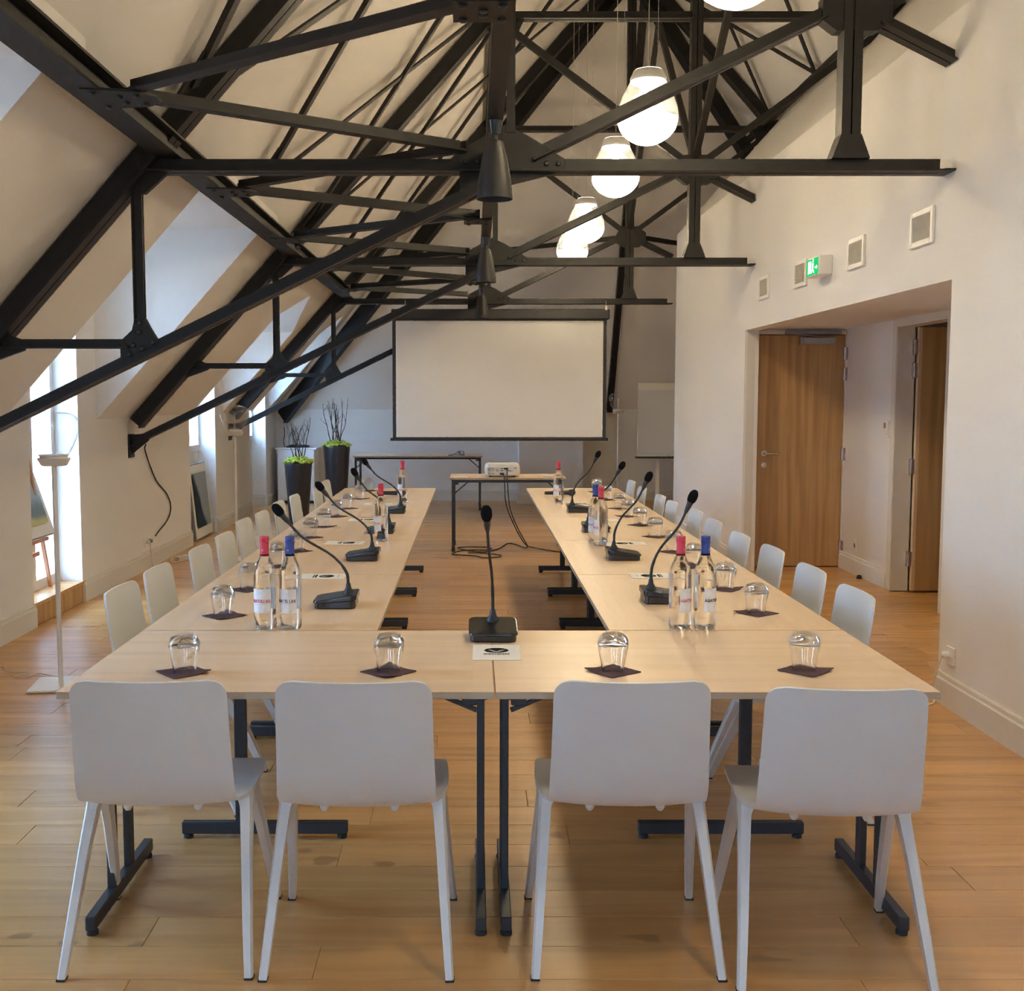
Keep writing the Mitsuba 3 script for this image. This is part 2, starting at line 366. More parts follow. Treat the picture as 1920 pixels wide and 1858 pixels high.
# baseboards
BP = [(0, 0), (.020, 0), (.020, .125), (.013, .132), (.013, .150), (.009, .157), (0, .157)]
def baseboard(p0, p1, nrm):
    p0, p1, nrm = (np.array(v, float) for v in (p0, p1, nrm)); n = len(BP)
    v = np.array([[*(p+nrm*a), b] for p in (p0, p1) for a, b in BP]); f = []
    for j in range(n):
        k = (j+1) % n; f += [(j, k, n+k), (j, n+k, n+j)]
    for j in range(1, n-1): f += [(0, j+1, j), (n, n+j, n+j+1)]
    m = trimesh.Trimesh(v, f, process=False); m.fix_normals(); return m
edges = [YF]+[v for w in WINS for v in (w[0]-.0, w[1]+.0)]+[YB]
struct('baseboard_left', P(cat([baseboard((XL, edges[i]), (XL, edges[i+1]), (1, 0)) for i in range(0, len(edges), 2)]+[baseboard((XL-.02, w[1]), (XO+.12, w[1]), (0, -1)) for w in WINS[3:]]), 'm_trim'))
struct('baseboard_right', P(cat([baseboard((XR, YF), (XR, OY0), (-1, 0)), baseboard((XR, OY1), (XR, YC), (-1, 0)), baseboard((XR, OY0), (XR+.12, OY0), (0, 1))]), 'm_trim'))
struct('baseboard_back', P(cat([baseboard((XL, YB), (.66, YB), (0, -1)), baseboard((1.585, YB), (XE, YB), (0, -1)), baseboard((.64, 16.1), (1.605, 16.1), (0, -1)), baseboard((.66, 16.1), (.66, YB), (-1, 0)), baseboard((1.585, 16.1), (1.585, YB), (1, 0))]), 'm_trim'))
struct('baseboard_passage', P(cat([baseboard((AX, DY1+.08), (AX, AY), (-1, 0)), baseboard((AX, OY0), (AX, DY0-.08), (-1, 0))]), 'm_frame_white'))

# door in the passage
d = struct('door_1')
DX0, DX1 = 2.548, 3.312
put(d, 'leaf', P(cbox(DX0, DX1, AY+.02, AY+.06, .008, 2.085, .002), 'm_door'), 'oak veneered leaf')
put(d, 'frame', P(cat([box(DX0-.10, DX0-.004, AY-.0, AY+.05, 0, 2.125), box(DX1+.002, DX1+.008, AY, AY+.05, 0, 2.125), box(DX0-.10, DX1, AY, AY+.05, 2.09, 2.125), box(XR+.02, DX0-.10, OY1-.004, OY1+.24, 0, 2.11)]), 'm_trim'), 'beige door frame')
hd = cat([lathe([(.026, 0), (.026, .008), (0, .008)], 18).apply_transform(trimesh.transformations.rotation_matrix(PI/2, (1, 0, 0))).apply_translation((DX0+.062, AY+.02, 1.03)),
    tube(spline([(DX0+.062, AY+.012, 1.03), (DX0+.062, AY-.035, 1.03), (DX0+.075, AY-.045, 1.03), (DX0+.19, AY-.045, 1.03)], 5), .009, 10)])
put(d, 'handle', P(hd, 'm_nickel', 40), 'brushed metal lever handle')
put(d, 'lock', P(lathe([(.026, 0), (.026, .008), (.008, .012), (0, .012)], 18).apply_transform(trimesh.transformations.rotation_matrix(PI/2, (1, 0, 0))).apply_translation((DX0+.062, AY+.02, .925)), 'm_nickel', 40))
for z in (1.86, 1.68, .965, .13):
    put(d, 'hinge', P(cat([cbox(DX1-.012, DX1+.006, AY-.006, AY+.02, z, z+.12, .003), cbox(DX1+.004, DX1+.007, AY-.06, AY+.0, z+.005, z+.115, .001)]), 'm_nickel'), 'steel hinge')
put(d, 'closer', P(cat([cbox(2.92, 3.21, AY-.045, AY+.02, 2.0, 2.062, .006), cbox(2.905, 2.925, AY-.03, AY+.02, 1.995, 2.06, .003)]), 'm_closer'), 'grey closer body')
put(d, 'closer_rail', P(cbox(2.77, 3.26, AY-.05, AY+.005, 2.088, 2.12, .003), 'm_grey_plastic'), 'dark closer slide rail')
put(d, 'closer_arm', P(bar((3.06, AY-.03, 2.07), (2.86, AY-.03, 2.09), .018, .008), 'm_grey_plastic'))
# second door, standing open into the next room
d = struct('door_2')
put(d, 'leaf', P(cbox(AX+.16, AX+.99, DY1-.07, DY1-.03, .01, 2.075, .002), 'm_door'), 'oak veneered leaf standing open')
put(d, 'leaf_edge', P(cbox(AX+.135, AX+.16, DY1-.07, DY1-.03, .01, 2.075, .001), 'm_beech_x'), 'pale edge of the leaf')
put(d, 'frame', P(cat([box(AX-.012, AX+.13, DY1-.01, DY1+.0, 0, DZ), box(AX-.012, AX+.13, DY0, DY0+.01, 0, DZ), box(AX-.012, AX+.13, DY0, DY1, DZ-.012, DZ), box(AX-.016, AX, DY1-.0, DY1+.075, 0, DZ+.07), box(AX-.016, AX, DY0-.075, DY0, 0, DZ+.07), box(AX-.016, AX, DY0, DY1, DZ, DZ+.07)]), 'm_trim'), 'beige door frame')
for z in (1.86, 1.68, .93, .20):
    put(d, 'hinge', P(cbox(AX+.105, AX+.137, DY1-.065, DY1-.012, z, z+.12, .003), 'm_nickel'), 'steel hinge')
single('door_stop', P(cat([lathe([(.022, 0), (.022, .012), (.016, .03), (0, .032)], 16).apply_translation((AX-.05, 9.38, 0))]), 'm_rubber', 40), 'small black rubber door stop on the floor against the passage baseboard', 'door stop')
k = thing('thermostat', 'small white wall thermostat with a dark display in the passage', 'thermostat')
put(k, 'housing', P(cbox(AX-.028, AX, 8.90, 8.985, 1.235, 1.345, .004), 'm_white_plastic'))
put(k, 'display', P(cbox(AX-.031, AX-.027, 8.935, 8.975, 1.285, 1.33, .001), 'm_mauve'), 'dark display')
put(k, 'lower_unit', P(cbox(AX-.02, AX, 8.895, 8.93, 1.21, 1.24, .003), 'm_white_plastic'))
k = thing('light_switch', 'white light switch below the thermostat', 'switch')
put(k, 'plate', P(cbox(AX-.008, AX, 8.90, 8.955, 1.07, 1.16, .002), 'm_white_plastic'))
put(k, 'rocker', P(cbox(AX-.012, AX-.006, 8.91, 8.945, 1.085, 1.145, .002), 'm_white_plastic'))
k = thing('wall_socket', 'white socket low on the passage wall near the oak door', 'socket')
put(k, 'plate', P(cbox(AX-.008, AX, 9.60, 9.68, .20, .30, .002), 'm_white_plastic'))
put(k, 'well', P(lathe([(.02, 0), (.02, .002), (0, .002)], 16).apply_transform(trimesh.transformations.rotation_matrix(-PI/2, (0, 1, 0))).apply_translation((AX-.008, 9.64, .25)), 'm_grey_plastic'))
# grilles over the opening
for i, (ya, yb, nm) in enumerate(((5.80, 6.11, 'nearest the camera, above the near end of the opening'), (6.81, 7.13, 'second from the camera, between the exit sign and the nearest grille'), (7.98, 8.30, 'third from the camera, just beyond the green exit sign'), (9.015, 9.29, 'farthest from the camera'))):
    k = thing('vent_grille', f'white wall grille, {nm}', 'wall grille', 'grilles in a row above the opening'); z0, z1 = 2.335, 2.505
    ymid, hw, zc = (ya+yb)/2, .155, 2.42
    y0, y1, z0, z1 = ymid-.15, ymid+.15, 2.322, 2.51
    put(k, 'frame', P(cat([cbox(XR-.016, XR, y0, y0+.03, z0, z1, .003), cbox(XR-.016, XR, y1-.03, y1, z0, z1, .003), cbox(XR-.016, XR, y0+.03, y1-.03, z1-.03, z1, .003), cbox(XR-.016, XR, y0+.03, y1-.03, z0, z0+.03, .003)]), 'm_white_metal'))
    put(k, 'backing', P(box(XR-.004, XR, y0+.03, y1-.03, z0+.03, z1-.03), 'm_pale_grille'))
    n = 16
    put(k, 'slats', P(cat([box(XR-.011, XR-.004, y0+.03+(j+.25)*(y1-y0-.06)/n, y0+.03+(j+.8)*(y1-y0-.06)/n, z0+.03, z1-.03) for j in range(n)]), 'm_pale_grille'), kind='stuff')
k = thing('exit_sign', 'lit green emergency exit sign with white pictogram on the right wall', 'exit sign')
put(k, 'housing', P(cbox(XR-.09, XR, 7.44, 7.72, 2.335, 2.465, .006), 'm_white_plastic'))
put(k, 'face', {**P(box(XR-.093, XR-.09, 7.455, 7.705, 2.347, 2.453), 'm_green_sign'), 'emitter': {'type': 'area', 'radiance': {'type': 'rgb', 'value': [.01, .35, .10]}}}, 'green lit face')
def on_sign(poly2): return [(XR-.094, y, z) for y, z in poly2]
def sign_piece(pts):
    m = trimesh.creation.extrude_polygon(Polygon(pts), .002, engine='earcut'); v = m.vertices; m.vertices = np.stack([XR-.093-v[:, 2], v[:, 0], v[:, 1]], 1); m.fix_normals(); return m
pic = cat([sign_piece([(7.665, 2.36), (7.60, 2.36), (7.60, 2.44), (7.665, 2.44)]), sign_piece([(7.585, 2.40), (7.575, 2.425), (7.555, 2.43), (7.545, 2.41), (7.552, 2.385), (7.53, 2.36), (7.545, 2.358), (7.565, 2.378), (7.59, 2.358), (7.60, 2.365), (7.575, 2.39)]),
    sign_piece([(7.555+.011*math.cos(a), 2.441+.010*math.sin(a)) for a in np.arange(10)*.628]), sign_piece([(7.52, 2.395), (7.475, 2.395), (7.475, 2.387), (7.52, 2.387)]), sign_piece([(7.485, 2.405), (7.465, 2.391), (7.485, 2.377)])])
put(k, 'pictogram', {**P(pic, 'm_white_plastic'), 'emitter': {'type': 'area', 'radiance': {'type': 'rgb', 'value': [1.2, 1.6, 1.35]}}}, 'white running figure and door')
# ------------------------------------------------------------------ steel trusses
ST = 'm_steel'
def L2(p0, p1, web, fl, side, t=.009, gap=.012):
    """Two angles back to back: webs along the in-plane direction `side`, flanges at its lower end; p0-p1 runs along the flange line."""
    p0, p1, side = (np.array(v, float) for v in (p0, p1, side)); q = []
    d = (p1-p0)/np.linalg.norm(p1-p0); side = side-d*(side@d); side /= np.linalg.norm(side); s = np.cross(d, side)
    for sg in (-1, 1):
        q.append(bar(p0, p1, t, web, side, (sg*(gap/2+t/2), web/2)))
        q.append(bar(p0, p1, fl, t, side, (sg*(gap/2+fl/2), t/2)))
    return cat(q)
def inplane(a, b, y): return (a[0], y, a[1]), (b[0], y, b[1])
BOLT = P(lathe([(.0135, 0), (.0135, .006), (.010, .010), (0, .0115)], 8), 'm_bolt')
def bolts(parent, pts, y):
    for x, z in pts:
        put(parent, 'bolt', BOLT, at=T().translate([x, y, z]).rotate([1, 0, 0], 90))
def bolts_down(parent, pts, z):
    for x, y in pts:
        put(parent, 'bolt', BOLT, at=T().translate([x, y, z]).rotate([1, 0, 0], 180))
NRM = np.array([-SL, 0, 1])/NS
def rafter(xa, xb, y, left=True):
    c = .055
    pts = []
    for x in (xa, xb):
        z = roof_z(x)-.012
        pts.append(np.array((x, y, z)))
    nrm = np.array([-SL if left else SL, 0, 1])/NS
    d = .125
    p0, p1 = pts[0]-nrm*d, pts[1]-nrm*d
    return L2(p0, p1, d, .075, nrm, .010, .012)
def truss(y, who):
    t = thing('roof_truss', f'black steel roof truss, {who}', 'roof truss'); my = lambda x: 2*XRIDGE-x
    put(t, 'rafter', P(rafter(XL+.005, XRIDGE, y), ST)); put(t, 'rafter', P(rafter(XRIDGE, 3.52, y, False), ST))
    put(t, 'tie_beam', P(L2((-1.60, y, 2.637), (XR-.055, y, 2.637), .066, .062, (0, 0, 1)), ST))
    put(t, 'tie_end', P(bar((XR-.055, y, 2.642), (XR+.004, y, 2.642), .15, .010), ST))
    a, b = (.06, 2.545), (XL+.015, 1.11)
    put(t, 'lower_brace', P(L2(*inplane(a, b, y), .060, .055, (-.45, 0, .9)), ST))
    put(t, 'wall_plate', P(cat([box(XL, XL+.014, y-.07, y+.07, 1.02, 1.22), plate_xz([(XL+.01, 1.045), (XL+.16, 1.165), (XL+.16, 1.225), (XL+.01, 1.215)], y-.01, y+.01)]), ST))
    put(t, 'post', P(cat([bar((-1.665, y-.012, 1.90), (-1.665, y-.012, 2.58), .012, .046, (1, 0, 0)), bar((-1.665, y+.012, 1.90), (-1.665, y+.012, 2.58), .012, .046, (1, 0, 0)), bar((-1.688, y, 1.90), (-1.688, y, 2.58), .06, .008, (1, 0, 0))]), ST))
    put(t, 'strut', P(L2((-2.36, y, 1.775), (-1.72, y, 1.775), .046, .04, (0, 0, 1)), ST))
    # fan of struts round the king post on the room's right
    put(t, 'king_post', P(cat([box(XRIDGE-.047, XRIDGE-.004, y-.05, y+.05, 2.70, ZR-.05), box(XRIDGE+.004, XRIDGE+.047, y-.05, y+.05, 2.70, ZR-.05), box(XRIDGE-.01, XRIDGE+.01, y-.03, y+.03, 2.70, ZR-.05)]), ST))
    put(t, 'strut', P(L2((.30, y, 2.690), (1.72, y, 3.372), .060, .055, (-.45, 0, .9)), ST))
    put(t, 'strut', P(L2((XR-.01, y, 3.165), (1.98, y, 3.345), .060, .060, (.45, 0, .9)), ST))
    put(t, 'strut', P(cat([bar((.26, y, 4.60), (1.74, y, 3.52), .05, .055, (0, 0, 1))]), ST)); put(t, 'strut', P(bar((my(.26), y, 4.60), (my(1.74), y, 3.52), .05, .055, (0, 0, 1)), ST))
    put(t, 'collar', P(L2((.12, y, 4.645), (my(.12), y, 4.645), .066, .05, (0, 0, 1)), ST))
    put(t, 'hanger', P(bar((.185, y, 2.83), (.185, y, 4.62), .05, .042, (1, 0, 0)), ST))
    g = put(t, 'gusset_plate', P(plate_xz([(-.067, 2.745), (.05, 2.81), (.16, 2.868), (.26, 2.82), (.36, 2.762), (.455, 2.70), (.44, 2.643), (.18, 2.58), (-.02, 2.50), (-.067, 2.55)], y-.018, y+.018), ST))
    bolts(g, [(.42, 2.68), (.36, 2.68), (.30, 2.70), (.02, 2.69), (-.04, 2.69), (.37, 2.735)], y-.018)
    g = put(t, 'gusset_plate', P(plate_xz([(-1.655, 2.775), (-1.48, 2.71), (-1.50, 2.645), (-1.625, 2.535), (-1.69, 2.535), (-1.735, 2.575), (-1.80, 2.52)], y-.016, y+.016), ST))
    g = put(t, 'gusset_plate', P(plate_xz([(-1.765, 1.81), (-1.765, 1.715), (-1.57, 1.80), (-1.61, 1.865), (-1.642, 1.925), (-1.69, 1.925), (-1.705, 1.865)], y-.022, y+.022), ST))
    bolts(g, [(-1.745, 1.79), (-1.70, 1.79), (-1.665, 1.90), (-1.67, 1.855), (-1.60, 1.805), (-1.655, 1.775), (-1.72, 1.745)], y-.022)
    put(t, 'gusset_plate', P(plate_xz([(-2.335, 1.845), (-2.25, 1.815), (-2.25, 1.765), (-2.43, 1.70), (-2.50, 1.73)], y-.014, y+.014), ST))
    put(t, 'gusset_plate', P(plate_xz([(1.76, 2.70), (1.80, 2.815), (1.90, 2.815), (1.945, 2.70)], y-.055, y+.055), ST))
    put(t, 'gusset_plate', P(plate_xz([(1.70, 3.36), (1.70, 3.47), (1.76, 3.545), (1.94, 3.545), (2.04, 3.47), (2.04, 3.36), (1.97, 3.31), (1.77, 3.31)], y-.04, y+.04), ST))
    for f in (lambda x: x, my):
        put(t, 'gusset_plate', P(plate_xz([(f(.06), 4.62), (f(.02), 4.72), (f(.10), 4.79), (f(.33), 4.71), (f(.42), 4.645), (f(.36), 4.52), (f(.16), 4.52)], y-.014, y+.014), ST))
    return t
truss(1.75, 'out of view over the nearest tables'); truss(5.65, 'nearest in view, ending in the right wall above the passage'); truss(9.55, 'second from the camera, beyond the end of the opening'); truss(13.45, 'the farthest one, directly behind the projection screen')

# purlins along the roof and the rail down the middle
YP0, YP1 = 1.0, 13.6
single('purlin', P(cat([box(-1.565, -1.435, YP0, YP1, 2.705, 2.718), box(-1.512, -1.488, YP0, YP1, 2.718, 2.83), box(-1.565, -1.435, YP0, YP1, 2.80, 2.812)]), ST), 'long black steel purlin along the break of the left roof slope, over the windows', 'purlin')
for sx, w in ((0.17, 'left, above the middle of the room'), (3.42, 'right, over the sloping soffit')):
    single('upper_purlin', P(box(sx-.03, sx+.03, YP0, YP1+(.75 if sx > 1 else 0), 4.69, 4.76), ST), f'thin black upper purlin along the roof slope, {w}', 'purlin')
rail = single('centre_rail', P(cat([box(.058, .122, YP0, YP1, 2.66, 2.670), box(.058, .066, YP0, YP1, 2.67, 2.74), box(.114, .122, YP0, YP1, 2.67, 2.74)]), ST), 'black steel rail running lengthwise down the middle at tie beam height', 'steel rail')
# flat lattice between purlin and rail
lat = thing('bracing_lattice', 'zigzag of black steel angles lying flat between the left purlin and the centre rail', 'roof bracing')
PN, RN = [4.52, 6.55, 8.52, 10.45, 12.4], [3.36, 5.55, 7.28, 9.45, 11.2, 13.35]
PN = [2.5]+PN
def angle(p0, p1, w=.058, t=.008, up=(0, 0, 1)):
    return cat([bar(p0, p1, t, w, up, (-w/2, w/2)), bar(p0, p1, w, t, up, (0, t/2))])
for i, yp in enumerate(PN):
    for j in (i-1, i):
        if 0 <= j < len(RN):
            yr = RN[j]; xr = .02 if j % 2 == 0 else -.05; zr = 2.675 if j % 2 == 0 else 2.72
            put(lat, 'brace', P(angle((-1.36, yp+(.045 if j == i else -.045), 2.712), (xr, yr, zr)), ST))
    g = put(lat, 'node_plate', P(plate_xy(Polygon([(-1.50, yp-.15), (-1.30, yp-.11), (-1.24, yp-.04), (-1.24, yp+.04), (-1.30, yp+.11), (-1.50, yp+.15)]), 2.700, 2.710), ST))
    bolts_down(g, [(-1.47, yp-.10), (-1.47, yp+.10), (-1.38, yp-.045), (-1.31, yp-.06), (-1.38, yp+.045), (-1.31, yp+.06)], 2.700)
for j in (0, 2, 4):
    yr = RN[j]
    g = put(lat, 'node_plate', P(box(-.06, .115, yr-.09, yr+.09, 2.648, 2.660), ST))
    bolts_down(g, [(-.03, yr-.06), (-.03, yr+.06), (.03, yr-.02), (.03, yr+.02), (.085, yr-.06), (.085, yr+.06)], 2.648)
# diagonals lying in the left roof slope
sb = thing('slope_bracing', 'thin black diagonal braces crossing close under the left roof slope', 'roof bracing')
def on_slope(x, y, off=.075): return np.array((x, y, roof_z(x)))-NRM*off
bases = [1.9, 3.65, 5.60, 7.62, 9.60, 11.70, 13.55]
for n, yb in enumerate(bases):
    for sg in (-1, 1):
        if sg == 1 and yb > 10.5: continue
        x0, x1 = -1.40, 1.55
        ye = yb+sg*1.08*(x1-x0)
        if ye > 13.3: x1 = x0+(13.3-yb)/1.08
        if ye < 1.0: x1 = x0+(yb-1.0)/1.08
        ys = yb+sg*.10
        put(sb, 'brace', P(bar(on_slope(x0, ys), on_slope(x1, ys+sg*1.08*(x1-x0)), .055, .014 if sg > 0 else .03, NRM), ST))
        put(sb, 'foot_plate', P(hull([on_slope(-1.46, ys+s2*.05, o) for s2 in (-1, 1) for o in (.06, .075)]+[on_slope(-1.30, ys+sg*.10+s2*.05, o) for s2 in (-1, 1) for o in (.06, .075)]), ST))
# diagonals in the right slope, meeting the right upper purlin
sr = thing('far_slope_bracing', 'thin black diagonal braces fanning down the right roof slope', 'roof bracing')
for (xa, ya), (xb, yb_) in (((3.50, 11.62), (2.25, 13.2)), ((3.50, 11.60), (2.45, 10.3)), ((3.47, 13.30), (2.45, 12.0)), ((3.50, 9.7), (2.5, 11.0)), ((3.5, 9.6), (2.5, 8.4))):
    f = lambda x, y: np.array((x, y, roof_z(x)))-np.array([SL, 0, 1])/NS*.075
    put(sr, 'brace', P(bar(f(xa, ya), f(xb, yb_), .05, .016, (SL, 0, 1)), ST))
# hip rafters, the jack rafter between them, and the struts back to them
def hip(xc, name, side):
    a, b = np.array((XRIDGE, YH, ZR-.10)), np.array((xc, YB-.0, ZK-.06)); d = (b-a)/np.linalg.norm(b-a)
    u = np.array((0, 0, 1))-d*d[2]; u /= np.linalg.norm(u)
    single(name, P(cat([bar(a-d*.1, b, .02, .22, u, (0, -.08)), bar(a-d*.1, b, .10, .012, u, (0, -.19))]), ST), f'broad black hip rafter descending to the {side} back corner', 'rafter')
hip(XL+.05, 'hip_rafter', 'left'); hip(XE-.05, 'hip_rafter', 'right')
single('jack_rafter', P(bar((2.02, YH+.1, ZR-.35), (2.0, YB-.12, ZK-.02), .085, .11, (0, 1, .6)), ST), 'black steel rafter in the middle of the back slope, just right of the projection screen', 'rafter')
kb = thing('king_bracing', 'slim black braces spreading from the king posts towards the ridge and the hips', 'roof bracing')
for p0, p1 in (((XRIDGE, 9.55, 3.5), (XRIDGE, 11.5, 5.25)), ((XRIDGE, 9.55, 3.5), (XRIDGE, 7.5, 4.9)), ((XRIDGE, 13.45, 3.43), (-1.05, 15.35, 3.36)), ((XRIDGE, 13.45, 3.44), (4.75, 15.35, 3.30)), ((XRIDGE, 5.65, 3.5), (XRIDGE, 7.6, 5.2)), ((XRIDGE, 13.45, 3.5), (XRIDGE, 11.5, 5.25))):
    put(kb, 'brace', P(bar(p0, p1, .05, .05, (0, 0, 1)), ST))
single('ridge_beam', P(box(XRIDGE-.05, XRIDGE+.05, YF, YH, ZR-.22, ZR-.06), ST), 'black steel ridge beam under the top of the roof', 'beam')

# ------------------------------------------------------------------ lamps
# black bell spotlights under the centre rail
bell = P(lathe([(.0, .236), (.030, .236), (.036, .228), (.052, .165), (.066, .085), (.0735, .02), (.0745, .0), (.071, .0), (.064, .08), (.048, .165), (.03, .222), (0, .222)], 36), 'm_black', 40)
for y, w in ((4.70, 'nearest, in front of the first tie beam'), (8.05, 'the middle one of three'), (11.65, 'the farthest one, just above the projection screen')):
    k = thing('spotlight', f'black bell spotlight under the centre rail, {w}', 'spotlight'); at = T().translate([.088, y, 2.345])
    put(k, 'shade', bell, at=at)
    put(k, 'stem', P(cat([lathe([(.012, .236), (.012, .262)], 14), lathe([(.007, .262), (.007, .27)], 12)]), 'm_black'), at=at)
    put(k, 'canopy', P(lathe([(0, .262), (.019, .262), (.024, .27), (.034, .315), (.034, .317), (0, .317)], 28), 'm_gloss', 40), at=at)
    put(k, 'lens', P(lathe([(0, .075), (.063, .075)][::-1], 28), 'm_grey_plastic'), at=at)
# glass pendants: clear egg, frosted glowing bowl, inner stem and lit top
def egg(z):   # radius of the outer glass over the height 0..0.40
    zz = [0, .006, .02, .05, .09, .13, .17, .22, .28, .34, .375]; rr = [.0, .045, .082, .130, .163, .177, .180, .172, .149, .118, .100]
    return float(np.interp(z, zz, rr))
ez = np.linspace(0, 1, 28)**1.4*.375
glow = {'type': 'area', 'radiance': {'type': 'rgb', 'value': [LAMP*1.0, LAMP*.80, LAMP*.50]}}
glow2 = {'type': 'area', 'radiance': {'type': 'rgb', 'value': [LAMP*.8, LAMP*.66, LAMP*.43]}}
G_OUT = P(lathe([(egg(z), z) for z in ez], 40), 'm_lampglass', True)
G_BOWL = {**P(lathe([(max(egg(z)-.004, 0), z+.003) for z in ez if z < .150]+[(.150, .157), (.115, .166), (.075, .182), (.045, .205), (.030, .235), (.024, .27), (.022, .30), (0, .30)], 40), 'm_white_plastic', True), 'emitter': glow}
G_TOP = {**P(lathe([(0, .318), (.02, .322), (.05, .335), (.085, .356), (.094, .368), (0, .368)], 32), 'm_white_plastic', True), 'emitter': glow2}
G_CAP = P(lathe([(.102, .362), (.104, .368), (.104, .385), (.086, .425), (.080, .430), (0, .430)], 32), 'm_white_metal', 40)
PEND = [(2.33, .98, None), (4.38, 1.00, 'nearest in view, cut by the top of the photo'), (6.70, 1.02, 'second from the camera, behind the first sloping strut'), (8.42, 1.05, 'third, crossed by the nearest tie beam'), (10.90, 1.08, 'fourth, crossed by the second sloping strut'), (12.60, 1.10, 'farthest and lowest in the photo')]
for y, x, w in PEND:
    k = thing('pendant_lamp', f'glowing egg-shaped glass pendant lamp, {w}' if w else 'glowing egg-shaped glass pendant lamp above the camera end of the room', 'pendant lamp')
    at = T().translate([x, y, 3.0])
    put(k, 'globe', G_OUT, at=at); put(k, 'frosted_bowl', G_BOWL, 'glowing frosted bowl', at=at); put(k, 'light_disc', G_TOP, at=at); put(k, 'cap', G_CAP, at=at)
    zt = roof_z(x)-.02
    put(k, 'cord', P(tube([(x, y, 3.43), (x+.003, y, (3.43+zt)/2), (x, y, zt)], .0022, 6), 'm_cable_pale'))
    put(k, 'suspension_wire', P(tube([(x+.06, y+.03, 3.425), (x+.06, y+.03, zt-.06)], .0012, 5), 'm_nickel'))
# floor lamps with clear glass globes
FG = P(lathe([(.072, 0), (.080, .012), (.098, .045), (.118, .09), (.1315, .135), (.1345, .160), (.130, .185), (.116, .207), (.090, .222), (.050, .232), (0, .234)], 40), 'm_globe', True)
FC = P(lathe([(0, -.052), (.060, -.052), (.066, -.048), (.083, -.016), (.083, -.012), (.070, -.012), (.070, -.002), (.076, .002), (.076, .006), (0, .006)], 36), 'm_white_metal', 40)
FT = P(cat([lathe([(.0095, .006), (.0095, .155), (0, .157)], 12), lathe([(.045, .014), (.048, .017), (0, .02)], 24)]), 'm_globe', 40)
for x, y, h, w in ((-2.205, 5.87, 1.225, 'nearest, in front of the bright left window'), (-2.24, 10.50, 1.225, 'in the middle, between the second and third windows'), (2.03, 15.70, 1.36, 'in the dark back right corner beside the flip chart')):
    k = thing('floor_lamp', f'white floor lamp with glass globe, {w}', 'floor lamp'); at = T().translate([x, y, h])
    put(k, 'globe', FG, at=at); put(k, 'collar', FC, at=at); put(k, 'glass_tube', FT, at=at)
    put(k, 'pole', P(tube([(x, y, .01), (x, y, h-.05)], .0125, 14), 'm_white_metal', 40))
    rot = 8 if y < 7 else 0
    put(k, 'base', P(cbox(-.155, .155, -.155, .155, 0, .012, .004), 'm_white_metal'), at=T().translate([x+.02, y-.02, .002]).rotate([0, 0, 1], rot))
    if y < 7:
        put(k, 'cable', P(tube(spline([(-2.25, 5.98, .014), (-2.32, 6.02, .012), (-2.41, 6.09, .006), (-2.44, 6.02, .006), (-2.52, 6.02, .006), (-2.47, 6.10, .009), (-2.60, 6.14, .006), (-2.68, 6.26, .006), (-2.78, 6.22, .006), (-2.90, 6.30, .02)], 7), .003, 6), 'm_cable_pale'))
# ------------------------------------------------------------------ tables
TH, TT = .74, .020
def folding_table(name_label, cx, cy, length, depth, along, group, feet='T', mat_top=None):
    """Top of length x depth, its long axis along x or y; a T leg of two posts at each end."""
    t = thing('folding_table', name_label, 'table', group)
    L, D = length/2, depth/2
    at = T().translate([cx, cy, 0]).rotate([0, 0, 1], 0 if along == 'x' else 90)
    put(t, 'tabletop', P(cbox(-L+.0015, L-.0015, -D+.0015, D-.0015, TH-.0016, TH, .001), 'm_beech_'+along), at=at)
    put(t, 'edge_band', P(cbox(-L+.0012, L-.0012, -D+.0012, D-.0012, TH-TT, TH-.0014, .001), 'm_edge'), 'greyish brown edge', at=at)
    for s in (-1, 1):
        put(t, 'rail', P(box(-L+.09, L-.09, s*.27-.012, s*.27+.012, TH-TT-.028, TH-TT), 'm_leg'), at=at)
    for s in (-1, 1):
        x = s*(L-.035); z1 = TH-TT
        if feet == 'T':
            leg = cat([cbox(x-.011, x+.011, q-.021, q+.021, .055, z1, .002) for q in (-.08, .08)]+[cbox(x-.016, x+.016, -.30, .30, z1-.03, z1, .002)])
            k = put(t, 'leg', P(leg, 'm_leg'), at=at)
            put(k, 'foot_bar', P(cbox(x-.015, x+.015, -.288, .288, .016, .058, .003), 'm_leg'), at=at)
            for q in (-.268, .268): put(k, 'pad', P(lathe([(.017, 0), (.017, .010), (.011, .017), (0, .017)], 12).apply_translation((x, q, 0)), 'm_rubber'), at=at)
        else:
            leg = cat([cbox(x-.014, x+.014, q-.014, q+.014, .03, z1, .002) for q in (-D+.05, D-.05)]+[cbox(x-.014, x+.014, -D+.05, D-.05, z1-.03, z1, .002)])
            k = put(t, 'leg', P(leg, 'm_leg'), at=at)
            for q in (-D+.05, D-.05): put(k, 'pad', P(cbox(x-.017, x+.017, q-.017, q+.017, 0, .045, .003), 'm_rubber'), at=at)
        put(k, 'stay', P(cat([bar((x-s*.012, -.24 if feet == 'T' else -D+.05, z1-.14 if feet != 'T' else z1-.075), (x-s*.16, -.24 if feet == 'T' else -D+.05, z1-.012), .010, .012), cbox(x-s*.055, x-s*.012, -.285 if feet == 'T' else -D+.03, -.20 if feet == 'T' else -D+.09, z1-.05, z1, .003)]), 'm_leg'), at=at)
    return t
TXL, TXM, TXR, TY0 = -1.126, .058, 1.262, 2.952
folding_table('pale beech folding table at the near end, left half, behind the two left chairs', (TXL+TXM)/2, TY0+.4, TXM-TXL-.002, .8, 'x', None)
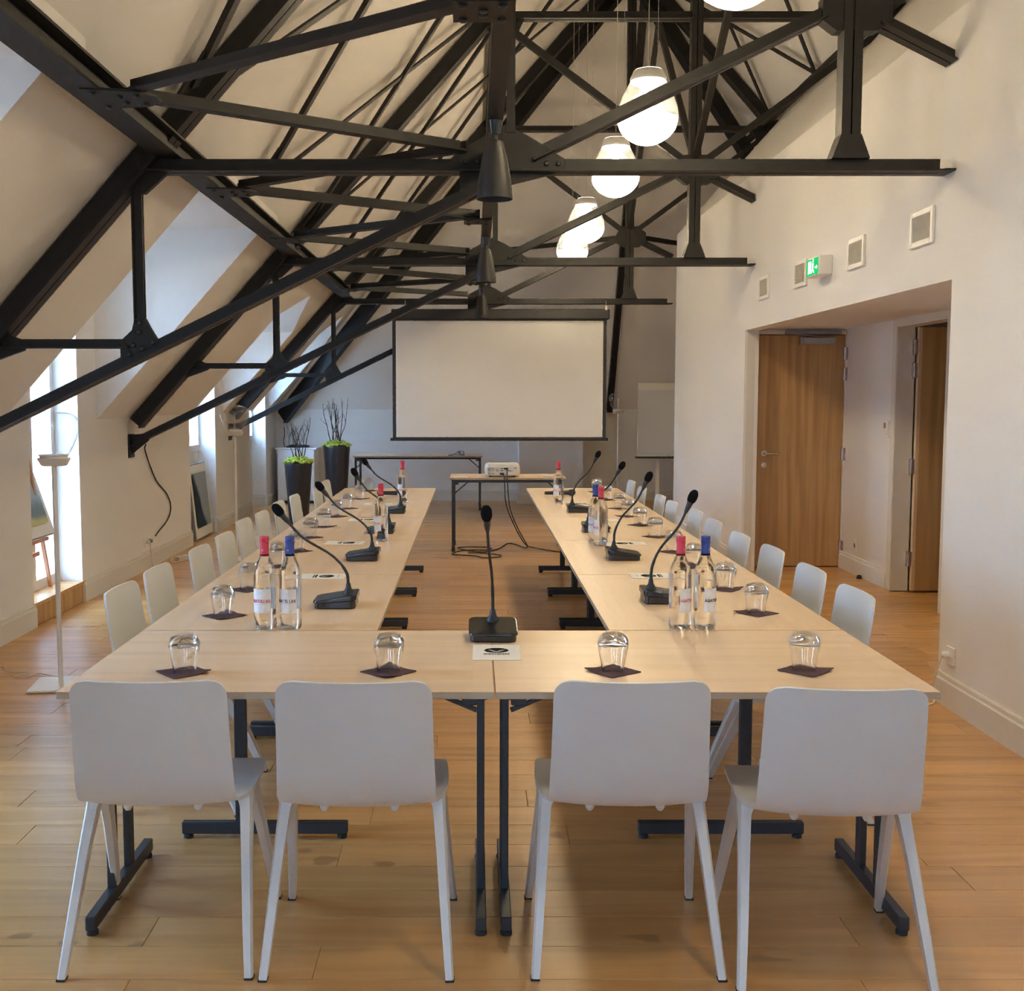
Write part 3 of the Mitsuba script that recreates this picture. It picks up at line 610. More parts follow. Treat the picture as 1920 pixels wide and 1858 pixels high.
folding_table('pale beech folding table at the near end, right half, behind the two right chairs', (TXM+TXR)/2, TY0+.4, TXR-TXM-.002, .8, 'x', None)
ORD = ['nearest', 'second', 'third', 'fourth', 'farthest']
for i in range(5):
    y = TY0+.803+1.203*i+.6
    folding_table(f'pale beech folding table of the long left row, {ORD[i]} from the camera', TXL+.4, y, 1.2, .8, 'y', None)
    folding_table(f'pale beech folding table of the long right row, {ORD[i]} from the camera', TXR-.4, y, 1.2, .8, 'y', None)
folding_table('small beech table at the open end of the U carrying the projector', .342, 11.30, 1.155, .60, 'x', None, 'L')
folding_table('long folding table against the back wall under the screen', -.755, 15.50, 1.76, .74, 'x', None, 'L')

# ------------------------------------------------------------------ chairs
def chair_shell():
    prof = spline([(.226, .424), (.216, .442), (.16, .448), (.07, .444), (-.03, .437), (-.11, .436), (-.165, .446), (-.203, .474), (-.228, .525), (-.243, .59), (-.258, .68), (-.270, .77), (-.2745, .805)], 5)
    s = np.concatenate([[0], np.cumsum(np.linalg.norm(np.diff(prof, axis=0), axis=1))]); nt, nu = len(prof), 23
    W = np.interp(prof[:, 0], [-.28, -.25, -.225, -.19, -.15, -.10, -.05, .05, .15, .226], [.2, .204, .208, .209, .213, .228, .236, .238, .232, .222])
    top = s[-1]
    for i in range(nt):
        r = .045; q = top-s[i]
        if q < r: W[i] -= r-math.sqrt(max(r*r-(r-q)**2, 0))
        q = s[i]; r = .04
        if q < r: W[i] -= (r-math.sqrt(max(r*r-(r-q)**2, 0)))*.8
    tan = np.gradient(prof, axis=0); tan /= np.linalg.norm(tan, axis=1, keepdims=True); nor = np.stack([-tan[:, 1], tan[:, 0]], 1)   # towards the outside (back / underneath)
    u = np.linspace(-1, 1, nu); u = np.sign(u)*(1-(1-np.abs(u))**1.25)
    G = np.zeros((nt, nu, 3))
    for i in range(nt):
        back = min(1, max(0, (prof[i, 1]-.45)/.10)) if prof[i, 0] < -.1 else 0
        k = .030*back+.014*(1-back)*min(1, max(0, (.20-prof[i, 0])/.2))
        x = u*W[i]; b = np.abs(x/.21)**2.2*k
        # lift towards the sitter
        G[i, :, 0] = x; G[i, :, 1] = prof[i, 0]-nor[i, 0]*b*(-1 if True else 1)*-1; G[i, :, 2] = prof[i, 1]-nor[i, 1]*b*-1*-1
    return G, nor
def make_shell():
    G, nor = chair_shell(); nt, nu, _ = G.shape
    # orientation: the sitter's side has the sum of +y on the back and +z on the seat
    du, dv = np.gradient(G, axis=1), np.gradient(G, axis=0); N = np.cross(du, dv); N /= np.linalg.norm(N, axis=2, keepdims=True)+1e-12
    if N[nt//3, nu//2, 2] < 0: N = -N
    A, B = G+N*.0045, G-N*.0045
    idx = lambda i, j, o: o+i*nu+j
    f = []; o = nt*nu
    for i in range(nt-1):
        for j in range(nu-1):
            a, b, c, d = idx(i, j, 0), idx(i, j+1, 0), idx(i+1, j+1, 0), idx(i+1, j, 0)
            f += [(a, b, c), (a, c, d), (o+a, o+c, o+b), (o+a, o+d, o+c)]
    edge = [(0, j) for j in range(nu)]+[(i, nu-1) for i in range(1, nt)]+[(nt-1, j) for j in range(nu-2, -1, -1)]+[(i, 0) for i in range(nt-2, 0, -1)]
    for q in range(len(edge)):
        (i, j), (k, l) = edge[q], edge[(q+1) % len(edge)]
        a, b = idx(i, j, 0), idx(k, l, 0); f += [(a, o+a, o+b), (a, o+b, b)]
    m = trimesh.Trimesh(np.vstack([A.reshape(-1, 3), B.reshape(-1, 3)]), f, process=False); m.fix_normals(); return m
SHELL = P(make_shell(), 'm_chair', 50)
def leg_mesh(sx, sy):
    def sec(cx, cy, z, a, b):
        return [(cx+sx*a*p, cy+sy*b*q, z) for p, q in ((-.5, -.5), (.25, -.5), (.5, -.2), (.5, .3), (.3, .5), (-.5, .5))]
    rings = [sec(.246*sx, .240*sy, .004, .022, .026), sec(.236*sx, .19*sy, .12, .025, .032), sec(.222*sx, .105*sy, .30, .029, .040), sec(.213*sx, .045*sy, .405, .034, .052), sec(.206*sx, .025*sy, .440, .05, .07)]
    m = loft([np.array(r) for r in rings]); m.fix_normals(); return m
LEGS = {(a, b): P(leg_mesh(a, b), 'm_chair', 25) for a in (-1, 1) for b in (-1, 1)}
GLIDE = {(a, b): P(cbox(.246*a-.012, .246*a+.012, .240*b-.014, .240*b+.014, 0, .0055, .001), 'm_rubber') for a in (-1, 1) for b in (-1, 1)}
NUB = P(lathe([(.0, -.018), (.007, -.016), (.012, -.008), (.014, .004)], 12), 'm_chair', 60)
def chair(x, y, rz, label, group):
    k = thing('shell_chair', label, 'chair', group); at = place(x, y, 0, rz)
    put(k, 'seat_shell', SHELL, at=at)
    for a in (-1, 1):
        for b in (-1, 1):
            l = put(k, 'leg', LEGS[a, b], at=at); put(l, 'glide', GLIDE[a, b], 'black foot glide', at=at)
    for a in (-1, 1): put(k, 'stacking_nub', NUB, at=at @ T().translate([a*.095, -.125, .432]))
    return k
NEAR = [(-.843, 3.075, -1.0, 'leftmost of the four chairs seen from behind at the near end'), (-.308, 3.068, .0, 'second from the left of the four chairs seen from behind'), (.412, 3.072, .6, 'third from the left of the four chairs seen from behind'), (.952, 3.00, 3.4, 'rightmost of the four chairs seen from behind, slightly turned')]
for x, y, r, w in NEAR: chair(x, y, -r, f'white plastic shell chair, {w}', 'near chairs')
N10 = ['first', 'second', 'third', 'fourth', 'fifth', 'sixth', 'seventh', 'eighth', 'ninth', 'tenth']
LY = [4.039, 4.528, 5.167, 5.694, 6.394, 6.839, 7.541, 8.062, 8.76, 9.529]; LX = [-1.348, -1.347, -1.323, -1.32, -1.361, -1.337, -1.35, -1.324, -1.256, -1.281]
RY = [3.957, 4.528, 5.156, 5.694, 6.367, 6.92, 7.541, 8.045, 8.775, 9.493]; RX = [1.437, 1.442, 1.444, 1.416, 1.421, 1.426, 1.382, 1.384, 1.359, 1.374]
for i in range(10):
    chair(LX[i]+.248, LY[i]+.195, -90, f'white plastic shell chair on the left of the table row, {N10[i]} from the camera', 'chairs along the left row')
for i in range(10):
    chair(RX[i]-.248, RY[i]+.195, 90, f'white plastic shell chair on the right of the table row, {N10[i]} from the camera', 'chairs along the right row')

# ------------------------------------------------------------------ on the tables
GL = P(lathe([(.0310, 0), (.0318, .0012), (.0345, .02), (.0400, .048), (.0437, .070), (.0445, .080), (.0425, .091), (.0360, .101), (.0290, .107), (.0270, .1085), (.012, .1075), (0, .107),
    (0, .0985), (.018, .0975), (.033, .090), (.0405, .0815), (.0425, .076), (.0418, .068), (.0383, .047), (.0328, .02), (.0302, .0012)][::1], 32, False), 'm_glass', True)
def glass_mesh():
    outer = [(.0312, .0008), (.0320, .0016), (.0345, .02), (.0400, .048), (.0437, .070), (.0445, .080), (.0428, .091), (.0365, .101), (.0300, .106), (.0275, .108), (.020, .1082), (.010, .1072), (0, .107)]
    inner = [(0, .0975), (.016, .0968), (.030, .0915), (.0395, .0825), (.0423, .076), (.0419, .068), (.0384, .047), (.0330, .02), (.0305, .0016)]
    a = lathe(inner+[], 32); prof = inner+outer
    n = 32; ang = np.arange(n)*2*PI/n
    rings = [np.stack([max(r, 1e-5)*np.cos(ang), max(r, 1e-5)*np.sin(ang), np.full(n, z)], 1) for r, z in prof[1:-1]]
    m = loft(rings, (False, False)); V, f = m.vertices, m.faces.tolist(); k = len(rings)
    V = np.vstack([V, [[0, 0, .0975], [0, 0, .107]]]); c0, c1 = len(V)-2, len(V)-1
    # close: rim (last outer start / inner end are adjacent in the list) and the two centres
    f = [list(x) for x in f]
    ni = len(inner)-1
    for j in range(n):
        f.append([c0, (j+1) % n, j]); f.append([c1, (k-1)*n+j, (k-1)*n+(j+1) % n])
    m = trimesh.Trimesh(V, f, process=False); trimesh.repair.fix_normals(m); return m
GL = P(glass_mesh(), 'm_glass', 50)
def napkin_mesh(seed):
    r = random.Random(seed); n = 8; v = []; f = []
    s = .115
    for z0 in (1, 0):
        for i in range(n+1):
            for j in range(n+1):
                a, b = (i/n-.5)*s, (j/n-.5)*s
                curl = max(0, (a+b)/s-.55)*.02*r_c(seed, 0)+max(0, (-a+b)/s-.6)*.016*r_c(seed, 1)+max(0, (a-b)/s-.6)*.02*r_c(seed, 2)+max(0, (-a-b)/s-.6)*.02*r_c(seed, 3)
                v.append((a, b, .0004+curl+(.0024 if z0 else 0)))
    o = (n+1)**2; q = lambda i, j: i*(n+1)+j
    for i in range(n):
        for j in range(n):
            a, b, c, d = q(i, j), q(i+1, j), q(i+1, j+1), q(i, j+1); f += [(a, b, c), (a, c, d), (o+a, o+c, o+b), (o+a, o+d, o+c)]
    e = [(i, 0) for i in range(n)]+[(n, j) for j in range(n)]+[(i, n) for i in range(n, 0, -1)]+[(0, j) for j in range(n, 0, -1)]
    for k in range(len(e)):
        a, b = q(*e[k]), q(*e[(k+1) % len(e)]); f += [(a, o+a, o+b), (a, o+b, b)]
    m = trimesh.Trimesh(v, f, process=False); trimesh.repair.fix_normals(m); return m
def r_c(seed, i): return [[.0, .3, 1, .2], [1, 0, .2, .9], [.2, .9, 0, .1]][seed][i]
NAP = [P(napkin_mesh(i), 'm_napkin', 30) for i in range(3)]
NG = [(-.831, 3.165), (-.244, 3.177), (.404, 3.184), (.959, 3.19)]
LG = [4.003, 4.557, 5.202, 5.715, 6.289, 6.815, 7.403, 7.942, 8.703, 9.456]; LGX = [-.908, -.926, -.915, -.908, -.923, -.916, -.911, -.904, -.885, -.885]
RG = [4.053, 4.57, 5.185, 5.695, 6.314, 6.902, 7.42, 7.942, 8.629, 9.348]; RGX = [1.037, 1.041, 1.035, 1.027, 1.033, 1.034, 1.03, 1.041, 1.031, 1.034]
spots = [(x, y, f'at the near end, {w}', 'glasses at the near end') for (x, y), w in zip(NG, ('leftmost of four', 'second from the left of four', 'third from the left of four', 'rightmost of four'))]
spots += [(LGX[i], LG[i], f'on the left table row, {N10[i]} from the camera', 'glasses on the left row') for i in range(10)]
spots += [(RGX[i], RG[i], f'on the right table row, {N10[i]} from the camera', 'glasses on the right row') for i in range(10)]
for i, (x, y, w, g) in enumerate(spots):
    ang = 45+R.uniform(-9, 9)
    single('napkin', NAP[i % 3], f'dark purplish napkin under the glass {w}', 'napkin', g.replace('glasses', 'napkins'), at=place(x+R.uniform(-.006, .006), y+R.uniform(-.006, .006), TH, ang))
    single('water_glass', GL, f'upturned clear glass {w}', 'glass', g, at=place(x, y, TH+.003, R.uniform(0, 360)))

# bottles
def bottle_mesh():
    prof = [(0, .008), (.018, .004), (.028, .0005), (.0345, .003), (.0375, .012), (.0382, .030), (.0382, .040), (.0376, .050), (.0376, .145), (.0382, .152), (.0382, .186), (.0372, .197), (.0338, .210), (.0275, .224), (.0205, .237), (.0160, .250), (.0150, .262), (.0145, .270), (0, .270)]
    def lob(a, r, z):
        if z < .04: return np.full(len(a), r)*(1-.16*(1-z/.04)*(.5+.5*np.cos(5*a))**3)
        return np.full(len(a), r)
    return lathe([(max(r, .0004), z) for r, z in prof], 40, lobes=lob)
BOT = P(bottle_mesh(), 'm_bottle', 60)
CAPM = lathe([(.0152, .250), (.0155, .2502), (.0150, .292), (.0158, .294), (.0165, .297), (.0165, .301), (.0145, .303), (.0158, .306), (.0160, .315), (.0150, .317), (0, .317)], 28)
CAPS = {'red': P(CAPM, 'm_red', 35), 'blue': P(CAPM, 'm_blue', 35)}
def patch(r, a0, a1, z0, z1, n=14, t=.0003):
    a = np.radians(np.linspace(a0, a1, n)); rings = []
    for x in a: rings.append(np.array([(rr*math.sin(x), -rr*math.cos(x), z) for rr, z in ((r, z0), (r+t, z0), (r+t, z1), (r, z1))]))
    m = loft(rings); m.fix_normals(); return m
def wrap(m, r, zc):
    v = m.vertices; a = v[:, 0]/r; rr = r+v[:, 2]; m.vertices = np.stack([rr*np.sin(a), -rr*np.cos(a), v[:, 1]+zc], 1); m.fix_normals(); return m
def lettering(s, h, zc, depth=.0003):
    m = meshkit.text_mesh(s, h, depth, True); x0, x1 = m.bounds[:, 0]; m.apply_translation((-(x0+x1)/2, 0, 0))
    m = m.subdivide() if False else m
    return wrap(m, .0386, zc)
LAB, LABB = P(patch(.0380, -58, 58, .058, .140), 'm_label', 40), P(patch(.0380, 142, 218, .062, .136), 'm_label', 40)
TXT = {'red': P(lettering('ABATILLES', .0100, .094), 'm_print_red'), 'blue': P(lettering('ABATILLES', .0100, .094), 'm_print_navy')}
SMALL = P(cat([wrap(box(-.021, .021, -.0003, .0005, 0, .0002).subdivide().subdivide().subdivide(), .0386, .088)]+[wrap(box(-.012+.002*i, -.0108+.002*i+.0006*(i % 3), 0, .0012, 0, .0002), .0386, .123+.004*(i % 2)) for i in range(12)]+[wrap(box(-.006+.0015*i, -.005+.0015*i, 0, .0008, 0, .0002), .0386, .076) for i in range(9)]), 'm_print_grey')
BCREST = P(wrap(cat([box(-.003, .003, 0, .004, 0, .0002), box(-.002, .002, .004, .006, 0, .0002), box(-.004, .004, -.003, -.0015, 0, .0002)]), .0152, .268), 'm_paper')
BOTS = [(-.714, 3.79, -18, 'red', 'the left one of the near pair on the left row'), (-.627, 3.79, -19, 'blue', 'the right one of the near pair on the left row'), (-.51, 6.14, -52, 'red', 'alone in the middle of the left row'), (-.533, 8.39, -58, 'red', 'alone near the far end of the left row'),
    (.711, 3.80, 46, 'red', 'the left one of the near pair on the right row'), (.797, 3.805, 44, 'blue', 'the right one of the near pair on the right row'), (.681, 5.94, -75, 'red', 'front one of the pair in the middle right'), (.668, 6.09, -70, 'blue', 'half hidden behind another in the middle right'), (.636, 8.33, -55, 'red', 'alone near the far end of the right row')]
for x, y, az, col, w in BOTS:
    k = thing('water_bottle', f'{col} capped water bottle, {w}', 'bottle'); at = place(x, y, TH+.0005, az)
    put(k, 'body', BOT, at=at)
    c = put(k, 'cap', CAPS[col], f'{col} cap', at=at)
    put(c, 'emblem', BCREST, at=at)
    l = put(k, 'label', LAB, 'white paper label', at=at)
    put(l, 'lettering', TXT[col], f'{"red" if col == "red" else "dark blue"} lettering', at=at); put(l, 'small_print', SMALL, at=at)
    put(k, 'back_label', LABB, at=at)

# conference microphones
def mic_base():
    a = rrect(.15, .155, .024, 6); b = rrect(.160, .165, .026, 6)
    def zz(xy, z0, z1): return np.interp(xy[:, 1], [-.08, .08], [z0, z1])
    sh = lambda q, s: q*s
    rings = [ring(sh(a, .95), .0), ring(a, .004), ring(a, zz(a, .020, .030)), ring(b, zz(b, .022, .034)), ring(b, zz(b, .027, .050)), ring(sh(b, .985), zz(b, .029, .053)), ring(sh(b, .93), zz(b, .030, .054))]
    return loft(rings)
MB = P(mic_base(), 'm_gloss', 30)
MPAN = P(loft([ring(rrect(.10, .034, .006)+np.array((0, -.042)), 0.0) + np.array((0, 0, .0)) , ring(rrect(.10, .034, .006)+np.array((0, -.042)), .002)]), 'm_panel')
MBOSS = P(lathe([(.021, .0), (.020, .010), (.011, .024), (.008, .042), (0, .043)], 20), 'm_black', 40)
def mic(x, y, rz, dy, dz, bend, where, panel):
    """x, y: the base's centre; the speaker sits towards local -y; the head ends at (dy, dz) from the foot of the neck."""
    k = thing('microphone', f'black gooseneck table microphone, {where}', 'microphone'); at = place(x, y, TH+.0005, rz)
    put(k, 'base', MB, 'glossy black base', at=at)
    put(k, 'control_panel', MPAN, 'grey control panel' if panel else None, at=at @ T().translate([0, 0, .0335]).rotate([1, 0, 0], 9))
    put(k, 'collar', MBOSS, at=at @ T().translate([0, .045, .044]))
    p0 = np.array((0, .045, .075)); p1 = np.array((bend, .045+dy, .05+dz)); d = p1-p0
    pts = spline([p0, p0+np.array((bend*.04, dy*.03, dz*.17)), p0+np.array((bend*.2, dy*.22, dz*.36)), p0+d*.62, p1-d/np.linalg.norm(d)*.055], 10)
    m = len(pts); rad = np.full(m, .0048); rad[:int(m*.36)] = .0058
    put(k, 'gooseneck', P(tube(pts, rad, 10), 'm_black', 50), at=at)
    dd = pts[-1]-pts[-4]; dd /= np.linalg.norm(dd); q = pts[-1]
    put(k, 'head_holder', P(tube([q-dd*.03, q-dd*.01, q+dd*.012, q+dd*.022], [.0055, .0095, .0115, .0120], 14), 'm_black', 50), at=at)
    hs = [(0, .007), (.006, .0135), (.014, .0168), (.024, .0182), (.036, .0178), (.046, .0150), (.053, .0100), (.057, .0035)]
    put(k, 'windscreen', P(tube([q+dd*(.012+a) for a, _ in hs], [r for _, r in hs], 18), 'm_foam', True), at=at)
mic(.065, 3.635, 0, -.21, .39, -.025, 'at the near end in the middle, behind a white card', False)
for i, (x, y, dy, dz) in enumerate(((-.520, 4.205, -.275, .325), (-.540, 5.43, -.265, .318), (-.540, 6.52, -.21, .315), (-.545, 7.66, -.255, .31))):
    mic(x, y, -90, dy, dz, 0.0, f'on the left table row, {N10[i]} from the camera', False)
for i, (x, y, dy, dz) in enumerate(((.735, 4.30, -.165, .37), (.735, 5.45, -.175, .365), (.725, 6.58, -.205, .35), (.730, 7.72, -.185, .36))):
    mic(x, y, 90, dy, dz, 0.0, f'on the right table row, {N10[i]} from the camera', True)
# two handheld microphones lying at the far ends
def handheld(p0, p1, where):
    k = thing('handheld_microphone', f'black handheld microphone lying on the table, {where}', 'microphone')
    p0, p1 = np.array(p0, float), np.array(p1, float); d = p1-p0
    put(k, 'handle', P(tube([p0, p0+d*.04, p0+d*.45, p0+d*.74, p0+d*.78], [.011, .0135, .0155, .019, .019], 14), 'm_black', 50))
    put(k, 'grille', P(tube([p0+d*a for a in (.78, .80, .86, .93, .98, 1.0)], [.019, .024, .026, .024, .014, .003], 16), 'm_mesh_dark', 50))
handheld((.575, 8.95, TH+.026), (.825, 8.99, TH+.027), 'behind the farthest bottle of the right row')
handheld((-.77, 8.95, TH+.026), (-.54, 8.93, TH+.027), 'behind the farthest bottle of the left row')

# white cards with a dark oval emblem
CARD = P(cbox(-.074, .074, -.105, .105, 0, .0012, .0003), 'm_paper')
oval = [(.038*math.cos(a), .022+.033*math.sin(a)) for a in np.arange(40)*2*PI/40]
ring_o = Polygon(oval).difference(affinity.scale(Polygon(oval), .90, .88)); wings = Polygon([(-.028, .034), (-.016, .026), (-.006, .014), (0, .004), (.006, .014), (.016, .026), (.028, .034), (.02, .018), (.008, .002), (0, -.006), (-.008, .002), (-.02, .018)])
EMB = P(plate_xy(Polygon(oval), 0, .0003), 'm_print_black')
EMW = P(plate_xy(wings.buffer(0), 0, .0003), 'm_print_grey')
TBAR = P(cat([box(-.039+.0042*i, -.0360+.0042*i, -.028+.002*(i % 2), -.019, 0, .0003) for i in range(19)]+[box(-.039, .039, -.036, -.0315, 0, .0003)]), 'm_print_black')
THEAD = P(cat([box(-.034+.004*i, -.0312+.004*i, .072, .0755, 0, .0002) for i in range(17)]), 'm_print_grey')
def card(x, y, rz, where):
    k = thing('card', f'white card with dark oval emblem, {where}', 'card'); at = place(x, y, TH+.0006, rz)
    put(k, 'sheet', CARD, at=at); up = at @ T().translate([0, 0, .00125])
    e = put(k, 'emblem', EMB, 'dark oval emblem', at=up); put(e, 'wings', EMW, at=at @ T().translate([0, 0, .00158]))
    put(k, 'text_lines', TBAR, at=up); put(k, 'heading', THEAD, at=up)
card(.072, 3.42, -.5, 'at the near end in front of the microphone')
for i, (x, y) in enumerate(((-.672, 4.90), (-.70, 6.045), (-.70, 7.20), (-.71, 8.27))):
    card(x, y, -90, f'on the left table row, {N10[i]} from the camera')
for i, (x, y) in enumerate(((.800, 4.915), (.828, 6.02), (.83, 7.16), (.80, 8.28))):
    card(x, y, 90, f'on the right table row, {N10[i]} from the camera')
# ------------------------------------------------------------------ the far end
s = thing('projection_screen', 'large white pull-down projection screen with a black border', 'projection screen'); SY = 13.28
put(s, 'fabric', P(box(-.955, 1.572, SY-.001, SY+.001, 1.05, 2.46), 'm_mesh_dark'), 'black border fabric')
put(s, 'white_field', P(box(-.915, 1.532, SY-.0025, SY-.0012, 1.062, 2.43), 'm_screen'), 'white picture area')
put(s, 'case', P(cbox(-.965, 1.60, SY-.05, SY+.06, 2.445, 2.565, .012), 'm_black'), 'long black case')
put(s, 'bottom_bar', P(cbox(-.985, 1.600, SY-.013, SY+.013, 1.018, 1.052, .006), 'm_black'), 'black weight bar')
for x in (-.80, 1.555):
    put(s, 'hook', P(cat([box(x-.012, x+.012, SY-.07, SY-.05, 2.55, 2.60), tube([(x, SY-.06, 2.60), (x, SY-.02, 2.67)], .004, 6)]), 'm_nickel'), 'bright hook')
# projector
p = thing('projector', 'white projector seen from behind on the small table at the open end', 'projector')
rr = rrect(.355, .26, .06, 7); PX, PY = .288, 11.20
put(p, 'body', P(loft([ring(rr*.93+(PX, PY), TH+.016), ring(rr*.985+(PX, PY), TH+.024), ring(rr+(PX, PY), TH+.05), ring(rr*.99+(PX, PY), TH+.10), ring(rr*.93+(PX, PY), TH+.128), ring(rr*.80+(PX, PY), TH+.138)]), 'm_white_plastic', 35))
py = PY-.131
def onp(x0, x1, z0, z1, d=.002): return box(PX+x0, PX+x1, py-d, py+.02, TH+z0, TH+z1)
put(p, 'rear_panel', P(cbox(PX-.12, PX+.15, py-.001, py+.02, TH+.026, TH+.104, .003), 'm_white_plastic'))
put(p, 'vent', P(cat([onp(-.142+.0072*i, -.1385+.0072*i, .062, .098) for i in range(9)]+[onp(-.142+.0072*i, -.1385+.0072*i, .030, .046) for i in range(9)]), 'm_grey_plastic'), 'dark vent slots', kind='stuff')
put(p, 'fan_grille', P(lathe([(.019, 0), (.019, .002), (.014, .003), (0, .003)], 20).apply_transform(trimesh.transformations.rotation_matrix(PI/2, (1, 0, 0))).apply_translation((PX-.052, py, TH+.074)), 'm_pale_grille'))
for a, b, c, d_ in ((-.02, .006, .084, .092), (-.02, .006, .064, .072), (.014, .058, .078, .096), (.042, .066, .064, .073), (.072, .098, .062, .068), (.125, .136, .088, .098)):
    put(p, 'port', P(onp(a, b, c, d_), 'm_black'), 'dark socket')
put(p, 'power_inlet', P(onp(-.024, .016, .026, .046, .01), 'm_black'))
for x in (-.12, .12):
    for yy in (-.09, .09): put(p, 'foot', P(lathe([(.012, 0), (.012, .018), (0, .018)], 12).apply_translation((PX+x, PY+yy, TH)), 'm_rubber'))
single('video_cable', P(tube(spline([(PX+.036, py-.004, TH+.086), (PX+.045, py-.05, TH+.06), (PX+.047, 10.98, TH-.01), (.36, 10.95, .45), (.45, 11.0, .22), (.54, 11.15, .05), (.52, 11.3, .007), (.44, 11.55, .007), (.36, 11.62, .007), (.25, 11.20, .007), (.10, 10.98, .007), (-.06, 11.10, .007), (-.16, 11.28, .007), (-.05, 11.36, .007), (.16, 11.32, .007), (.15, 11.1, .012), (-.10, 11.05, .012), (-.21, 10.83, .007), (-.12, 10.76, .007), (.02, 10.70, .007), (.10, 10.58, .007), (.24, 10.62, .007), (.26, 10.76, .007), (.12, 10.86, .010), (-.05, 10.90, .010)], 7), .0055, 7), 'm_cable_black', 50), 'black video cable from the projector, coiled on the floor', 'cable')
single('power_cable', P(tube(spline([(PX-.004, py-.012, TH+.034), (PX+.01, py-.07, TH+.02), (PX+.02, 10.96, TH-.02), (.32, 10.95, .50), (.40, 11.0, .28), (.52, 11.2, .06), (.62, 11.30, .006), (.72, 11.15, .006), (.84, 11.0, .006), (.98, 10.95, .006)], 7), .0055, 7), 'm_cable_black', 50), 'black power cable running from the projector to the right table row', 'cable')
single('paper_sheet', P(cbox(-.20, -.055, 11.06, 11.25, TH, TH+.0015, .0004), 'm_paper'), 'white paper sheet at the left end of the projector table', 'paper')
single('remote_control', P(cbox(.70, .80, 11.10, 11.14, TH, TH+.018, .005), 'm_white_plastic'), 'small white remote control right of the projector', 'remote control')
single('cable_bundle', P(tube(spline([(-.30, 15.2, TH+.004), (-.24, 15.25, TH+.03), (-.20, 15.2, TH+.06), (-.17, 15.26, TH+.02), (-.21, 15.3, TH+.05), (-.15, 15.22, TH+.065), (-.13, 15.28, TH+.01), (-.20, 15.18, TH+.02), (-.26, 15.24, TH+.015), (-.34, 15.2, TH+.006)], 7), .008, 7), 'm_grey_plastic'), 'small heap of pale cable on the table under the screen', 'cable')
# planters
def planter(x, y, h, r, seed, where, twig_h, ntw):
    k = thing('planter', f'black planter with green foliage and twigs, {where}', 'planter'); rn = random.Random(seed)
    put(k, 'pot', P(lathe([(0, 0), (r*.58, 0), (r*.62, .01), (r*.76, h*.35), (r*.90, h*.72), (r*.985, h*.93), (r, h-.02), (r*.985, h-.004), (r*.93, h), (r*.90, h-.03), (0, h-.03)], 40), 'm_planter', 35), at=place(x, y))
    base = trimesh.creation.icosphere(1, 1.0); q = []
    for i in range(150):
        a = rn.uniform(0, 2*PI); rad = r*math.sqrt(rn.uniform(0.02, 1))*1.02; zz = h-.01+.075*(1-(rad/r)**2*.75)*rn.uniform(.6, 1.05)
        m = base.copy(); s_ = rn.uniform(.012, .024); m.apply_scale((s_*1.2, s_*.95, s_*.55))
        m.apply_transform(trimesh.transformations.euler_matrix(rn.uniform(-.9, .9), rn.uniform(-.9, .9), rn.uniform(0, 6)))
        m.apply_translation((x+rad*math.cos(a), y+rad*math.sin(a), zz)); q.append(m)
    put(k, 'foliage', P(cat(q), 'm_leaf'), 'lime green foliage', kind='stuff')
    for i in range(ntw):
        a = rn.uniform(0, 2*PI); b = np.array((x+r*.35*math.cos(a), y+r*.3*math.sin(a), h)); tip = b+np.array((rn.uniform(-.13, .13), rn.uniform(-.08, .08), twig_h*rn.uniform(.72, 1.0)))
        pts = [b+(tip-b)*t+np.array((rn.uniform(-.022, .022), rn.uniform(-.02, .02), 0))*(0 < t < 1) for t in (0, .25, .5, .75, 1)]
        sp = spline(pts, 4); m = [tube(sp, np.linspace(.0060, .0022, len(sp)), 6)]
        for _ in range(2):
            j = rn.randrange(8, len(sp)-2); e = sp[j]+np.array((rn.uniform(-.08, .08), rn.uniform(-.05, .05), rn.uniform(.07, .15))); m.append(tube(spline([sp[j], (sp[j]+e)/2+np.array((rn.uniform(-.012, .012), 0, 0)), e], 3), np.linspace(.0030, .0014, 7), 5))
        put(k, 'twig', P(cat(m), 'm_twig'))
planter(-1.945, 12.4, .815, .152, 3, 'the nearer and lower one at the far left', .50, 9)
planter(-1.665, 13.6, .945, .163, 5, 'the taller one beside the projection screen', .62, 11)
# low cabinet in the back left corner
c = thing('cabinet', 'low white cabinet with two doors in the back left corner', 'cabinet'); cy0 = 16.10
put(c, 'body', P(cbox(-2.83, -2.29, cy0+.02, 16.56, .04, .785, .003), 'm_frame_white'))
put(c, 'plinth', P(box(-2.81, -2.31, cy0+.05, 16.55, 0, .04), 'm_black'), 'black plinth')
put(c, 'top', P(cbox(-2.86, -2.26, cy0, 16.57, .785, .806, .003), 'm_frame_white'))
for a, b in ((-2.825, -2.563), (-2.557, -2.295)):
    d = put(c, 'door', P(cbox(a, b, cy0+.002, cy0+.02, .05, .775, .002), 'm_frame_white'))
    hx = a+.004 if a < -2.7 else b-.012
    for z in (.16, .66): put(d, 'hinge', P(cbox(hx, hx+.008, cy0-.006, cy0+.004, z, z+.05, .001), 'm_nickel'))
single('tray', P(loft([ring(rrect(.34, .22, .04)*.86+(-2.56, 16.3), .806), ring(rrect(.34, .22, .04)+(-2.56, 16.3), .822), ring(rrect(.34, .22, .04)*.6+(-2.56, 16.3), .845)]), 'm_black', 30), 'dark object lying on top of the white cabinet', 'tray')
single('hanging_cord', P(tube(spline([(-2.80, 16.55, 1.10), (-2.79, 16.54, .98), (-2.80, 16.5, .90), (-2.78, 16.45, .81)], 6), .005, 6), 'm_cable_black'), 'thin black cord from the left hip rafter down to the white cabinet', 'cord')
